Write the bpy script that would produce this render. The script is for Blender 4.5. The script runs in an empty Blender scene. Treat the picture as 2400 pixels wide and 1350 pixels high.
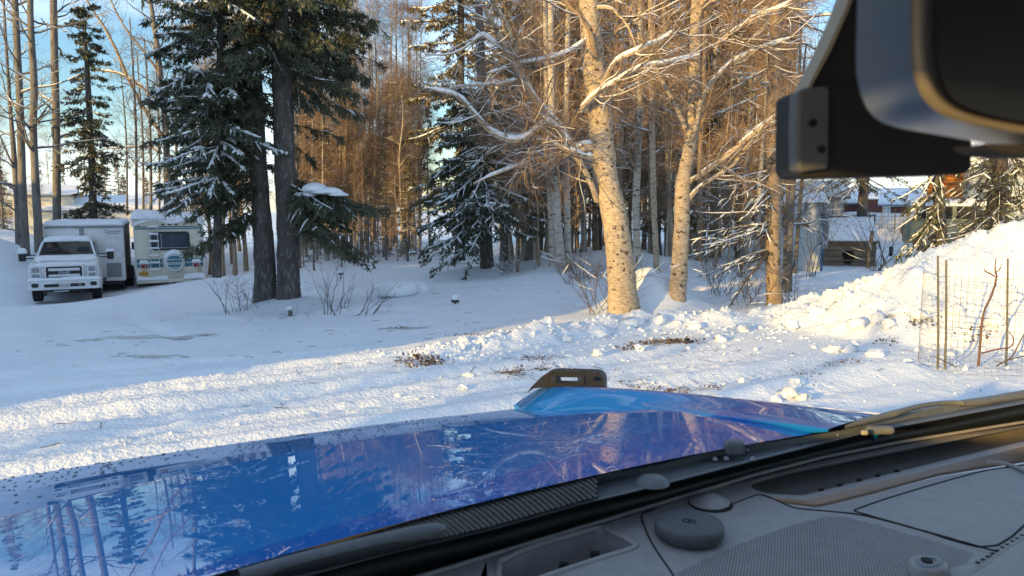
import bpy, bmesh, math, random
import numpy as np
from mathutils import Vector, Matrix, geometry

# ------------------------------------------------------------------ camera, world, sun, exposure
SC = bpy.context.scene
COL = SC.collection
EYE = np.array([0.0, 0.0, 1.7])
FPX = 1746.0
PITCH = math.radians(6.3)
cam_d = bpy.data.cameras.new('camera'); cam = bpy.data.objects.new('camera', cam_d); COL.objects.link(cam)
cam.location = EYE; cam.rotation_euler = (math.radians(90) - PITCH, 0, 0)
cam_d.sensor_width = 36.0; cam_d.lens = 36.0 * FPX / 2400.0
cam_d.clip_start = 0.02; cam_d.clip_end = 2500
cam_d.dof.use_dof = True; cam_d.dof.focus_distance = 11.0; cam_d.dof.aperture_fstop = 9.5
SC.camera = cam

SUN_TO = Vector((-0.670, -0.742, 0.0)).normalized()
SUN_EL = math.radians(10.5)
SUN_TO = Vector((SUN_TO.x * math.cos(SUN_EL), SUN_TO.y * math.cos(SUN_EL), math.sin(SUN_EL)))
W = bpy.data.worlds.new('World'); SC.world = W; W.use_nodes = True
nt = W.node_tree; nt.nodes.clear()
def wn(t, **kw):
    n = nt.nodes.new(t)
    for k, v in kw.items(): setattr(n, k, v)
    return n
sky = wn('ShaderNodeTexSky', sky_type='NISHITA'); sky.sun_disc = False
sky.sun_elevation = SUN_EL; sky.sun_rotation = math.atan2(SUN_TO.x, SUN_TO.y)
sky.altitude = 50; sky.air_density = 1.15; sky.dust_density = 0.3; sky.ozone_density = 3.5
tc = wn('ShaderNodeTexCoord'); mp = wn('ShaderNodeMapping'); mp.inputs['Scale'].default_value = (1, 1, 3.2)
nz = wn('ShaderNodeTexNoise'); nz.inputs['Scale'].default_value = 2.6; nz.inputs['Detail'].default_value = 6; nz.inputs['Roughness'].default_value = .55
cr = wn('ShaderNodeValToRGB'); cr.color_ramp.elements[0].position = .46; cr.color_ramp.elements[1].position = .72
cr.color_ramp.elements[0].color = (0, 0, 0, 1); cr.color_ramp.elements[1].color = (.75, .75, .75, 1)
mx = wn('ShaderNodeMix', data_type='RGBA'); mx.inputs['B'].default_value = (6.6, 7.3, 8.0, 1)
bgn = wn('ShaderNodeBackground'); bgn.inputs['Strength'].default_value = 0.15
outn = wn('ShaderNodeOutputWorld')
L = nt.links.new
L(tc.outputs['Generated'], mp.inputs[0]); L(mp.outputs[0], nz.inputs['Vector']); L(nz.outputs['Fac'], cr.inputs[0])
L(sky.outputs[0], mx.inputs['A']); L(cr.outputs[0], mx.inputs['Factor']); L(mx.outputs['Result'], bgn.inputs[0]); L(bgn.outputs[0], outn.inputs[0])
sun_d = bpy.data.lights.new('sun', 'SUN'); sun_d.energy = 3.9; sun_d.angle = math.radians(0.6); sun_d.color = (1.0, 0.63, 0.18)
sun = bpy.data.objects.new('sun', sun_d); COL.objects.link(sun)
sun.rotation_euler = SUN_TO.to_track_quat('Z', 'Y').to_euler()
SC.view_settings.view_transform = 'Standard'; SC.view_settings.look = 'None'; SC.view_settings.gamma = 1.0
SC.view_settings.use_curve_mapping = False
SC.view_settings.exposure = 0.98
SC.cycles.use_denoising = True
SC.cycles.max_bounces = 7; SC.cycles.diffuse_bounces = 3; SC.cycles.glossy_bounces = 3
SC.cycles.transparent_max_bounces = 8; SC.cycles.sample_clamp_indirect = 4.0

# ------------------------------------------------------------------ pixels of the photograph to places
cp, sp = math.cos(PITCH), math.sin(PITCH)
def D(x, y):
    a, c = (x - 1200) / FPX, (675 - y) / FPX
    return np.array([a, cp + c * sp, -sp + c * cp])
def P(x, y, Y):
    d = D(x, y); return d * (Y / d[1]) + EYE
def PZ(x, y, z):
    d = D(x, y); return d * ((z - 1.7) / d[2]) + EYE

# ------------------------------------------------------------------ mesh helpers
def _flat(parts):
    Vs, Fs, off = [], {}, 0
    for V, F in parts:
        V = np.asarray(V, dtype=np.float64).reshape(-1, 3)
        if isinstance(F, np.ndarray):
            if len(F): Fs.setdefault(F.shape[1], []).append(F + off)
        else:
            by = {}
            for f in F: by.setdefault(len(f), []).append(f)
            for k, l in by.items(): Fs.setdefault(k, []).append(np.array(l) + off)
        Vs.append(V); off += len(V)
    return np.concatenate(Vs), {k: np.concatenate(v) for k, v in Fs.items()}
def mesh(name, parts, smooth=False):
    V, Fs = _flat(parts)
    me = bpy.data.meshes.new(name)
    me.vertices.add(len(V)); me.vertices.foreach_set('co', V.astype(np.float32).ravel())
    idx = np.concatenate([F.ravel() for F in Fs.values()]); tot = np.concatenate([np.full(len(F), k) for k, F in Fs.items()])
    me.loops.add(len(idx)); me.loops.foreach_set('vertex_index', idx.astype(np.int32))
    me.polygons.add(len(tot)); me.polygons.foreach_set('loop_start', np.concatenate([[0], np.cumsum(tot)[:-1]]).astype(np.int32))
    me.polygons.foreach_set('use_smooth', np.full(len(tot), smooth))
    me.update(calc_edges=True); me.validate()
    return me
def mk(name, parts, mat, parent=None, smooth=False, bevel=0, loc=None, kind=None, seg=2):
    if isinstance(parts, tuple): parts = [parts]
    me = parts if isinstance(parts, bpy.types.Mesh) else mesh(name, parts, smooth)
    if mat is not None and not me.materials: me.materials.append(mat)
    o = bpy.data.objects.new(name, me); COL.objects.link(o)
    if parent is not None: o.parent = parent
    if loc is not None: o.location = loc
    if bevel:
        b = o.modifiers.new('bevel', 'BEVEL'); b.width = bevel; b.segments = seg; b.limit_method = 'ANGLE'; b.angle_limit = math.radians(35)
    if kind: o['kind'] = kind
    return o
def tag(o, label=None, cat=None, group=None, kind=None):
    if label: o['label'] = label
    if cat: o['category'] = cat
    if group: o['group'] = group
    if kind: o['kind'] = kind
    return o
def thing(name, label, cat, loc=(0, 0, 0), rz=0, group=None):
    o = bpy.data.objects.new(name, None); COL.objects.link(o); o.location = loc; o.rotation_euler = (0, 0, rz); o.empty_display_size = .2
    return tag(o, label, cat, group)
def copy_tree(o, parent=None):
    c = o.copy(); COL.objects.link(c)
    if parent is not None: c.parent = parent
    for ch in list(o.children): copy_tree(ch, c)
    return c
def box(cx, cy, cz, sx, sy, sz, M=None):
    V = np.array([[x, y, z] for x in (-.5, .5) for y in (-.5, .5) for z in (-.5, .5)]) * [sx, sy, sz] + [cx, cy, cz]
    F = [(0, 1, 3, 2), (4, 6, 7, 5), (0, 4, 5, 1), (2, 3, 7, 6), (0, 2, 6, 4), (1, 5, 7, 3)]
    if M is not None: V = V @ np.array(M)[:3, :3].T + np.array(M)[:3, 3]
    return V, F
def prism(pts, lo, hi, axis=1):
    """pts: outline in the two other axes; extruded lo..hi along axis"""
    n = len(pts); V = []
    for t in (lo, hi):
        for a, b in pts:
            v = [a, b]; v.insert(axis, t); V.append(v)
    F = [tuple(range(n)), tuple(range(2 * n - 1, n - 1, -1))] + [(i, i + n, (i + 1) % n + n, (i + 1) % n) for i in range(n)]
    return np.array(V, float), F
def rrect(w, h, r, n=4, cx=0, cz=0):
    out = []
    for sx, sz, a0 in ((1, 1, 0), (-1, 1, 90), (-1, -1, 180), (1, -1, 270)):
        for i in range(n + 1):
            a = math.radians(a0 + 90 * i / n); out.append((cx + sx * (w / 2 - r) + r * math.cos(a), cz + sz * (h / 2 - r) + r * math.sin(a)))
    return out
def ringprism(outer, inner, lo, hi, axis=1):
    n = len(outer); V = []
    for t in (lo, hi):
        for pts in (outer, inner):
            for a, b in pts:
                v = [a, b]; v.insert(axis, t); V.append(v)
    F = []
    for i in range(n):
        j = (i + 1) % n
        F += [(i, j, n + j, n + i), (2 * n + i, 3 * n + i, 3 * n + j, 2 * n + j), (i, 2 * n + i, 2 * n + j, j), (n + i, n + j, 3 * n + j, 3 * n + i)]
    return np.array(V, float), F
def cyl(p0, p1, r0, r1=None, k=16, cap=True):
    r1 = r0 if r1 is None else r1
    p0, p1 = np.array(p0, float), np.array(p1, float); t = p1 - p0; t /= np.linalg.norm(t)
    a = np.array([0, 0, 1.]) if abs(t[2]) < .9 else np.array([1., 0, 0]); u = np.cross(t, a); u /= np.linalg.norm(u); v = np.cross(t, u)
    an = np.arange(k) * 2 * math.pi / k; c = np.outer(np.cos(an), u) + np.outer(np.sin(an), v)
    V = np.concatenate([p0 + c * r0, p1 + c * r1]); F = [(i, (i + 1) % k, (i + 1) % k + k, i + k) for i in range(k)]
    if cap: F += [tuple(range(k - 1, -1, -1)), tuple(range(k, 2 * k))]
    return V, F
def lathe(prof, c, axis=2, k=24):
    """prof: (r, h) pairs"""
    V, F = [], []
    o = [i for i in range(3) if i != axis]
    for r, h in prof:
        for i in range(k):
            a = 2 * math.pi * i / k; v = [0, 0, 0]; v[o[0]] = r * math.cos(a); v[o[1]] = r * math.sin(a); v[axis] = h; V.append([v[j] + c[j] for j in range(3)])
    for q in range(len(prof) - 1):
        for i in range(k): F.append((q * k + i, q * k + (i + 1) % k, (q + 1) * k + (i + 1) % k, (q + 1) * k + i))
    return np.array(V), F
def tubes(Pm, Rm, k=4, cap=False):
    """Pm (m,n,3), Rm (m,n): m tubes of n rings of k sides"""
    Pm = np.asarray(Pm, float); Rm = np.asarray(Rm, float)
    if Pm.ndim == 2: Pm = Pm[None]; Rm = Rm[None]
    m, n, _ = Pm.shape
    T = np.gradient(Pm, axis=1); T /= np.linalg.norm(T, axis=2, keepdims=True) + 1e-9
    ov = Pm[:, -1] - Pm[:, 0]; ref = np.where((np.abs(ov[:, 2]) > .8 * np.linalg.norm(ov, axis=1))[:, None], np.array([[1., .2, 0]]), np.array([[0, 0, 1.]]))[:, None, :]
    U = np.cross(T, ref); U /= np.linalg.norm(U, axis=2, keepdims=True) + 1e-9; Wv = np.cross(U, T)
    an = np.arange(k) * 2 * math.pi / k + .4
    V = Pm[:, :, None, :] + Rm[:, :, None, None] * (np.cos(an)[None, None, :, None] * U[:, :, None, :] + np.sin(an)[None, None, :, None] * Wv[:, :, None, :])
    base = (np.arange(m) * n * k)[:, None, None]; i = (np.arange(n - 1) * k)[None, :, None]; j = np.arange(k)[None, None, :]; j2 = (j + 1) % k
    a, b, c, d = base + i + j, base + i + j2, base + i + k + j2, base + i + k + j
    return V.reshape(-1, 3), np.stack(np.broadcast_arrays(a, b, c, d), -1).reshape(-1, 4)
def resample(pts, n):
    """smooth (Catmull-Rom) resample of rows (x,y,z,r)"""
    pts = np.asarray(pts, float)
    if len(pts) == 2: return pts[0] + (pts[1] - pts[0]) * np.linspace(0, 1, n)[:, None]
    q = np.vstack([2 * pts[0] - pts[1], pts, 2 * pts[-1] - pts[-2]]); s = np.linspace(0, len(pts) - 1 - 1e-6, n); i = s.astype(int); t = (s - i)[:, None]
    a, b, c, d = q[i], q[i + 1], q[i + 2], q[i + 3]
    return .5 * ((2 * b) + (c - a) * t + (2 * a - 5 * b + 4 * c - d) * t ** 2 + (3 * b - a - 3 * c + d) * t ** 3)

# ------------------------------------------------------------------ noise
_pr = np.random.RandomState(7); _perm = np.concatenate([_pr.permutation(256)] * 3); _grad = _pr.uniform(-1, 1, (256, 2)); _val = _pr.uniform(0, 1, 256)
def perlin(x, y):
    xi, yi = np.floor(x).astype(int), np.floor(y).astype(int); xf, yf = x - xi, y - yi
    u, v = xf * xf * xf * (xf * (xf * 6 - 15) + 10), yf * yf * yf * (yf * (yf * 6 - 15) + 10)
    def g(a, b):
        h = _perm[_perm[(xi + a) & 255] + ((yi + b) & 255)]; return _grad[h, 0] * (xf - a) + _grad[h, 1] * (yf - b)
    return (1 - v) * ((1 - u) * g(0, 0) + u * g(1, 0)) + v * ((1 - u) * g(0, 1) + u * g(1, 1))
def fbm(x, y, o=4, lac=2.03, gain=.5):
    s, a = 0, 1.
    for i in range(o): s = s + a * perlin(x + 13.7 * i, y - 7.1 * i); x, y, a = x * lac, y * lac, a * gain
    return s
def cell(x, y):
    """distance to nearest jittered point, and that cell's random value"""
    xi, yi = np.floor(x).astype(int), np.floor(y).astype(int); best = np.full(np.shape(x), 9.); val = np.zeros(np.shape(x))
    for a in (-1, 0, 1):
        for b in (-1, 0, 1):
            h = _perm[_perm[(xi + a) & 255] + ((yi + b) & 255)]; px = xi + a + _val[h]; py = yi + b + _val[(h * 7 + 3) & 255]
            d = np.hypot(x - px, y - py); m = d < best; best = np.where(m, d, best); val = np.where(m, _val[(h * 3 + 11) & 255], val)
    return best, val
def sst(a, b, x):
    t = np.clip((x - a) / (b - a), 0, 1); return t * t * (3 - 2 * t)

# ------------------------------------------------------------------ materials
def srgb(r, g, b):
    f = lambda c: c / 12.92 if c <= .04045 else ((c + .055) / 1.055) ** 2.4
    return tuple(f(c / 255) for c in (r, g, b))
def mat(name, c1, c2=None, rough=.7, scale=8, detail=5, bump=0, bscale=None, metal=0, stretch=(1, 1, 1), lo=.35, hi=.65, coat=0, spec=.5, c3=None, c3scale=3, c3lo=.55, c3hi=.62, coords='Object', bdist=.02, coat_ior=1.5, coat_rough=.02, sss=0, c3stretch=None, trans=0):
    m = bpy.data.materials.new(name); m.use_nodes = True; n = m.node_tree.nodes; l = m.node_tree.links.new
    b = n['Principled BSDF']; b.inputs['Roughness'].default_value = rough; b.inputs['Metallic'].default_value = metal
    b.inputs['Specular IOR Level'].default_value = spec; b.inputs['Coat Weight'].default_value = coat; b.inputs['Coat IOR'].default_value = coat_ior; b.inputs['Coat Roughness'].default_value = coat_rough
    if sss: b.inputs['Subsurface Weight'].default_value = sss; b.inputs['Subsurface Radius'].default_value = (.02, .03, .05)
    b.inputs['Base Color'].default_value = (*c1, 1)
    t = n.new('ShaderNodeTexCoord')
    def noise(s, st, d=detail):
        mpn = n.new('ShaderNodeMapping'); mpn.inputs['Scale'].default_value = st; l(t.outputs[coords], mpn.inputs[0])
        q = n.new('ShaderNodeTexNoise'); q.inputs['Scale'].default_value = s; q.inputs['Detail'].default_value = d; l(mpn.outputs[0], q.inputs['Vector']); return q
    def mixer(a, c, fac):
        x = n.new('ShaderNodeMix'); x.data_type = 'RGBA'; l(fac, x.inputs['Factor'])
        if isinstance(a, tuple): x.inputs['A'].default_value = (*a, 1)
        else: l(a, x.inputs['A'])
        x.inputs['B'].default_value = (*c, 1); return x.outputs['Result']
    def ramp(src, a, c):
        x = n.new('ShaderNodeMapRange'); x.inputs['From Min'].default_value = a; x.inputs['From Max'].default_value = c; l(src, x.inputs['Value']); return x.outputs['Result']
    col = c1
    if c2 is not None: col = mixer(c1, c2, ramp(noise(scale, stretch).outputs['Fac'], lo, hi))
    if c3 is not None: col = mixer(col, c3, ramp(noise(c3scale, c3stretch or stretch).outputs['Fac'], c3lo, c3hi))
    if col is not c1: l(col, b.inputs['Base Color'])
    if bump:
        bn = n.new('ShaderNodeBump'); bn.inputs['Strength'].default_value = bump; bn.inputs['Distance'].default_value = bdist
        l(noise(bscale or scale * 2, stretch).outputs['Fac'], bn.inputs['Height']); l(bn.outputs[0], b.inputs['Normal'])
    return m
M = {}
M['snow'] = mat('snow', (.76, .81, .88), (.82, .86, .91), .62, 1.3, 6, bump=.85, bscale=30, bdist=.02, spec=.3)
M['snow_top'] = mat('snow_on_things', (.78, .82, .88), (.84, .87, .91), .65, 4, 4, bump=.35, bscale=25, bdist=.01, spec=.3)
M['spruce_bark'] = mat('spruce_bark', (.060, .052, .048), (.105, .09, .082), .9, 9, 6, bump=.9, bscale=26, bdist=.03, stretch=(1, 1, .35), c3=(.17, .165, .16), c3scale=19, c3lo=.54, c3hi=.68)
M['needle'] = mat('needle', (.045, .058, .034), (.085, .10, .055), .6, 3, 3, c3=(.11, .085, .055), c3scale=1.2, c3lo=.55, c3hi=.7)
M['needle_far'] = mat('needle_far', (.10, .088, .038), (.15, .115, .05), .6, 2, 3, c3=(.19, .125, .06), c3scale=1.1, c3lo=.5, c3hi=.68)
M['twig'] = mat('twig', (.11, .075, .055), (.18, .125, .09), .75, 5, 3)
M['twig_red'] = mat('twig_red', (.17, .105, .068), (.30, .20, .125), .7, 4, 3)
M['twig_dark'] = mat('twig_dark', (.06, .048, .04), (.11, .085, .07), .8, 5, 3)
M['grey_bark'] = mat('grey_bark', (.12, .11, .10), (.20, .185, .165), .88, 6, 6, bump=.7, bscale=22, bdist=.02, stretch=(1, 1, .3), c3=(.05, .045, .04), c3scale=9, c3lo=.6, c3hi=.68)
M['birch_bark'] = mat('birch_bark', (.52, .43, .32), (.33, .25, .17), .75, 12, 7, bump=1, bscale=22, bdist=.02, stretch=(1, 1, 3.2), c3=(.085, .06, .042), c3scale=13, c3lo=.58, c3hi=.66, c3stretch=(1, 1, 1.1))
M['birch_flake'] = mat('birch_flake', (.50, .37, .25), (.28, .19, .12), .7, 9, 4, lo=.3, hi=.7)
M['white_bark'] = mat('white_bark', (.50, .46, .40), (.36, .32, .27), .75, 6, 5, bump=.4, bscale=18, stretch=(1, 1, 3), c3=(.05, .042, .035), c3scale=7, c3lo=.6, c3hi=.64, c3stretch=(1, 1, 4))
M['limb'] = mat('limb_bark', (.22, .155, .10), (.36, .27, .18), .75, 6, 4, stretch=(1, 1, 1), c3=(.07, .05, .035), c3scale=6, c3lo=.58, c3hi=.64)

# ------------------------------------------------------------------ terrain
CTRL = [P(155, 712, 23.8), P(400, 664, 28.2), P(215, 672, 28.5), P(330, 690, 22.0), P(650, 728, 16.0), P(480, 740, 15.5), P(50, 600, 30), P(560, 618, 33), P(1000, 606, 30), P(820, 610, 31), P(1160, 646, 21),
        P(1320, 645, 19), P(1250, 625, 24), P(1460, 745, 11.7), P(1600, 730, 12.2), P(1815, 716, 12.6), P(1990, 624, 22), P(1880, 632, 19.5), P(2060, 640, 18), P(1980, 690, 13.9), P(2150, 545, 42), P(2300, 560, 30), P(1900, 560, 38),
        P(930, 692, 17.5), P(700, 800, 10.2), P(900, 800, 10.2), P(1100, 790, 10.0), P(1000, 860, 7.9), P(300, 760, 13.0), P(100, 850, 8.6), P(600, 870, 7.9), P(1500, 830, 8.9), P(1450, 690, 14.5), P(1700, 660, 16.5),
        np.array([-4, 4.5, 0]), np.array([-2, 5.5, 0.0]), np.array([0, 2, 0.]), np.array([0, -6, 0.]), np.array([-8, 1, -.05]), np.array([7, 1, 0.]), np.array([7, 5, .02]), np.array([3, 6, 0.]), np.array([5, 8.3, -.03]), np.array([9, 9, 0]), np.array([-16, -10, 0]),
        np.array([16, -8, 0]), np.array([-24, 10, -.7]), np.array([-34, 40, -1.5]), np.array([-5, 55, -.7]), np.array([18, 60, -.3]), np.array([40, 40, .1]), np.array([25, 18, .1]), np.array([-60, 90, -2]), np.array([60, 90, -.2]), np.array([0, 100, -1.]), np.array([40, -30, 0]), np.array([-40, -30, -.2])]
CTRL = np.array(CTRL)
def _U(r2): return np.where(r2 > 1e-9, r2 * np.log(r2 + 1e-12), 0) * .5
def _tps(C, lam=.4):
    n = len(C); K = _U(((C[:, None, :2] - C[None, :, :2]) ** 2).sum(-1)) + lam * np.eye(n); Q = np.hstack([np.ones((n, 1)), C[:, :2]])
    A = np.block([[K, Q], [Q.T, np.zeros((3, 3))]]); return np.linalg.solve(A, np.concatenate([C[:, 2], np.zeros(3)]))
TPS = _tps(CTRL)
def base_z(X, Y):
    Xc, Yc = np.clip(X, -75, 75), np.clip(Y, -45, 110)
    z = TPS[-3] + TPS[-2] * Xc + TPS[-1] * Yc
    for c, w in zip(CTRL, TPS[:-3]): z = z + w * _U((Xc - c[0]) ** 2 + (Yc - c[1]) ** 2)
    return z
def crest(X, Y, pts, front, back):
    """signed distance ridge: pts rows (x,y,z,slope_front,slope_back, top)"""
    best = np.full(np.shape(X), -9.)
    for a, b in zip(pts[:-1], pts[1:]):
        d = b[:2] - a[:2]; L2 = d @ d; t = np.clip(((X - a[0]) * d[0] + (Y - a[1]) * d[1]) / L2, 0, 1)
        dx, dy = X - (a[0] + t * d[0]), Y - (a[1] + t * d[1]); dist = np.hypot(dx, dy); side = d[0] * dy - d[1] * dx
        z = a[2] + t * (b[2] - a[2]); sl = np.where(side > 0, back, a[3] + t * (b[3] - a[3]))
        best = np.maximum(best, z - sl * (np.sqrt(dist ** 2 + .12 ** 2) - .12))
    return best
def row(l, hs=.3): return np.array([[*P(a, b, Y), s] for a, b, Y, s in l])
BANK = row([(1020, 822, 8.75, .28), (1100, 800, 9.1, .3), (1290, 768, 10.0, .3), (1450, 742, 11.0, .3), (1600, 735, 11.3, .32), (1750, 730, 11.3, .33), (1850, 714, 11.3, .38), (1960, 690, 11.2, .42), (2050, 662, 11.0, .46), (2120, 628, 10.9, .5), (2180, 594, 10.8, .56), (2290, 550, 10.8, .62), (2400, 548, 10.6, .62), (2640, 560, 10.2, .6), (2900, 600, 9.6, .5)])
BERMS = [row([(470, 740, 14.0, .45), (560, 745, 13.6, .45), (700, 757, 12.9, .45), (860, 772, 12.0, .4), (1000, 792, 10.7, .35), (1100, 812, 9.3, .3)]),
         row([(850, 752, 13.6, .3), (1000, 748, 13.9, .3), (1120, 722, 14.8, .25), (1260, 700, 15.8, .2)]),
         row([(1150, 800, 10.0, .3), (1290, 792, 10.6, .3), (1420, 778, 11.3, .3)]),
         row([(790, 868, 7.9, .25), (900, 846, 8.2, .25), (1010, 843, 8.3, .25)]),
         row([(1700, 925, 6.4, .3), (1850, 893, 6.9, .3), (1980, 868, 7.3, .3), (2100, 850, 7.7, .3)])]
BUMPS = [  # px,row,Y, rx, ry, h
    (660, 722, 16.0, 1.1, .8, .22), (740, 724, 15.6, 1.3, .7, .12), (-25, 640, 27, 1.9, 2.2, 1.0), (-200, 610, 27, 3, 3, 1.1), (15, 598, 33, 2.6, 1.5, .8), (1500, 700, 13.0, .5, .8, .5), (1560, 712, 12.6, .6, .6, .3),
    (1130, 640, 21.3, 2.0, 1.2, .25), (1310, 640, 19.2, 1.0, .8, .22), (870, 745, 13.9, 1.2, .7, .16), (1420, 600, 22, 2.4, 1.4, .5), (1230, 610, 24.5, 1.6, 1.2, .25), (2110, 540, 36, 4.5, 3, 1.0), (1960, 545, 34, 3, 2.5, .9),
    (520, 640, 25, 3, 2, .25), (2330, 575, 13.2, 1.5, 1.0, .5)]
_B = [(*P(a, b, Y)[:2], rx, ry, h) for a, b, Y, rx, ry, h in BUMPS]
def low_z(X, Y):
    z = base_z(X, Y)
    for bx, by, rx, ry, h in _B: z = z + h * np.exp(-((X - bx) / rx) ** 2 - ((Y - by) / ry) ** 2)
    c = crest(X, Y, BANK, 0, .75); k = .05
    m = sst(-.12, .12, c - z); z = np.maximum(z, c)
    for b in BERMS:
        c2 = crest(X, Y, b, 0, .38); z = np.maximum(z, np.minimum(c2, z + .34))
    return z
def bank_mask(X, Y):
    z = base_z(X, Y); c = crest(X, Y, BANK, 0, .75); return sst(-.10, .14, c - z)
def full_z(X, Y):
    z = low_z(X, Y); bm = bank_mask(X, Y)
    near = 1 - sst(13, 22, np.hypot(X, Y))
    # broad undulation of undisturbed snow
    z = z + .035 * fbm(X * .45, Y * .45, 3) + .012 * fbm(X * 1.6, Y * 1.6, 3)
    # ploughed bank: blocks and clods
    wx, wy = X + .08 * fbm(X * 3, Y * 3, 2), Y + .08 * fbm(X * 3 + 9, Y * 3, 2)
    d1, v1 = cell(wx * 1.9, wy * 1.9); d2, v2 = cell(wx * 5.2 + 3, wy * 5.2); d3, v3 = cell(wx * 11, wy * 11 + 5)
    blocks = .16 * v1 * (1 - np.clip(d1 * 1.15, 0, 1) ** 2) + .075 * v2 * (1 - np.clip(d2 * 1.2, 0, 1) ** 2) + .042 * v3 * (1 - np.clip(d3 * 1.2, 0, 1) ** 2)
    z = z + bm * (blocks - .05 + .1 * fbm(X * .9, Y * .9, 3))
    # churned, driven-over snow in the drive
    drive = (1 - sst(8.3, 10.5, Y + .12 * X)) * (1 - bm)
    u = X * .743 + Y * .669; v = -X * .669 + Y * .743
    along = -X * .50 + Y * .866  # across the tyre tracks
    wob = along + .18 * np.sin(u * .35) + .1 * fbm(u * .3, along * .5, 2)
    rut = np.zeros_like(z)
    for c0, wd, dp in ((6.9, .17, .05), (8.35, .17, .045), (5.4, .2, .05), (7.6, .12, .025), (9.3, .16, .04), (4.55, .15, .04), (6.2, .1, .02)):
        q = (wob - c0) / wd; rut = rut - dp * np.exp(-q ** 4) * (1 + .22 * np.sin(u * 42)) + dp * .55 * np.exp(-((np.abs(q) - 1.7) / .5) ** 2)
    left = 1 - sst(1.2, 3.2, X - .15 * Y)
    z = z + drive * rut * left
    d4, v4 = cell(wx * 9 + 20, wy * 9); d5, v5 = cell(wx * 17, wy * 17 + 30)
    churn = .55 + 1.0 * np.clip(fbm(X * .8, Y * .8, 3) + .25, 0, 1)
    z = z + near * (1 - bm) * drive * churn * (.028 * np.clip(v4 - .4, 0, 1) * (1 - np.clip(d4 * 1.3, 0, 1) ** 2) + .024 * v5 * (1 - np.clip(d5 * 1.3, 0, 1) ** 2) + .014 * fbm(X * 9, Y * 9, 3))
    # berms rough, middle ground footprints and tracks
    mid = sst(9, 11, Y) * (1 - sst(17, 26, Y)) * (1 - bm)
    z = z + mid * (.02 * fbm(X * 2.2, Y * 2.2, 4) - .03 * np.clip(perlin(X * 1.3 + 40, Y * 2.6) - .12, 0, 1))
    rc = np.abs(np.hypot(X + 7.5, Y - 3.5) - 16.2); rc2 = np.abs(np.hypot(X + 7.5, Y - 3.5) - 17.7)
    px_ = np.where(Y > 9, 1., 0) * sst(9, 12, Y); tx = (X - (-4.2 - (Y - 9) * .66 + .5 * np.sin(Y * .35)))
    for c_ in (-.8, .8, -2.1, -.5): z = z - px_ * .055 * np.exp(-((tx - c_) / .2) ** 4) * (1 + .25 * np.sin(Y * 30)) * (1 - sst(20, 22, Y))
    tm = sst(-4.5, -1, X) * (1 - sst(5, 8, X)) * mid
    z = z - tm * (.09 * np.exp(-(rc / .22) ** 4) + .09 * np.exp(-(rc2 / .22) ** 4))
    return z
def tz(x, y): return float(full_z(np.array([float(x)]), np.array([float(y)]))[0])
def G(px, py, y0=3., y1=90.):
    """where the sight line through a photo pixel meets the snow"""
    d = D(px, py); Ys = np.concatenate([np.arange(y0, 30, .05), np.arange(30, y1, .4)]); t = Ys / d[1]; X = d[0] * t; Z = 1.7 + d[2] * t
    h = low_z(X, Ys) ; hit = np.nonzero(Z < h)[0]
    i = hit[0] if len(hit) else len(Ys) - 1
    return np.array([X[i], Ys[i], tz(X[i], Ys[i])])
def spaced(lo, hi, flo, fhi, f, grow):
    c = list(np.arange(flo, fhi, f)); s, x = f, fhi
    while x < hi: c.append(x); s *= grow; x += min(s, 12)
    c.append(hi); s, x, pre = f, flo, []
    while x > lo: s *= grow; x -= min(s, 12); pre.append(x)
    return np.array(pre[::-1] + c)
gx = spaced(-160, 160, -6.0, 8.2, .05, 1.06); gy = spaced(-60, 420, 3.4, 12.6, .048, 1.045)
GX, GY = np.meshgrid(gx, gy); GZ = full_z(GX.ravel(), GY.ravel()).reshape(GX.shape)
bmv = bank_mask(GX.ravel(), GY.ravel()).reshape(GX.shape)
j1 = fbm(GX.ravel() * 6, GY.ravel() * 6, 3).reshape(GX.shape); j2 = fbm(GX.ravel() * 6 + 50, GY.ravel() * 6, 3).reshape(GX.shape)
VX = GX + bmv * .05 * j1; VY = GY + bmv * .05 * j2
ny_, nx_ = GX.shape; ii = np.arange(ny_ * nx_).reshape(ny_, nx_)
F = np.stack([ii[:-1, :-1], ii[:-1, 1:], ii[1:, 1:], ii[1:, :-1]], -1).reshape(-1, 4)
mk('snow_ground', [(np.stack([VX, VY, GZ], -1).reshape(-1, 3), F)], M['snow'], smooth=True, kind='structure')

# loose rubble of the ploughed bank: a few lumpy shapes, scattered
def lump(rng, n=1):
    ico = bmesh.new(); bmesh.ops.create_icosphere(ico, subdivisions=n, radius=1.0)
    V = np.array([v.co[:] for v in ico.verts]); Fl = np.array([[v.index for v in f.verts] for f in ico.faces]); ico.free()
    V = V * (1 + .28 * rng.randn(len(V), 1)) * rng.uniform(.65, 1.25, 3); return V, Fl
rng = np.random.RandomState(3)
def scatter_clods(n, size, region, seed, embed=-.1):
    r = np.random.RandomState(seed); parts = []
    protos = [lump(r) for _ in range(8)]
    k = 0
    while k < n:
        x, y = region(r)
        s = size[0] * (size[1] / size[0]) ** (r.rand() ** 2.2)
        V, Fq = protos[r.randint(8)]; a = r.rand() * 6.28; R = np.array([[math.cos(a), -math.sin(a), 0], [math.sin(a), math.cos(a), 0], [0, 0, 1]])
        parts.append((V @ R.T * s + [x, y, 0], Fq, x, y, s)); k += 1
    zz = full_z(np.array([p[2] for p in parts]), np.array([p[3] for p in parts]))
    return [(V + [0, 0, z + s * embed], Fq) for (V, Fq, x, y, s), z in zip(parts, zz)]
def reg_bank(r):
    t = r.rand() * (len(BANK) - 2.01); i = int(t); f = t - i; a = BANK[i] * (1 - f) + BANK[i + 1] * f; w = 1.2 + .35 * i * .6
    return a[0] + r.randn() * .3, a[1] - abs(r.randn()) * .8 * w * .6 + .15
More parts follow.
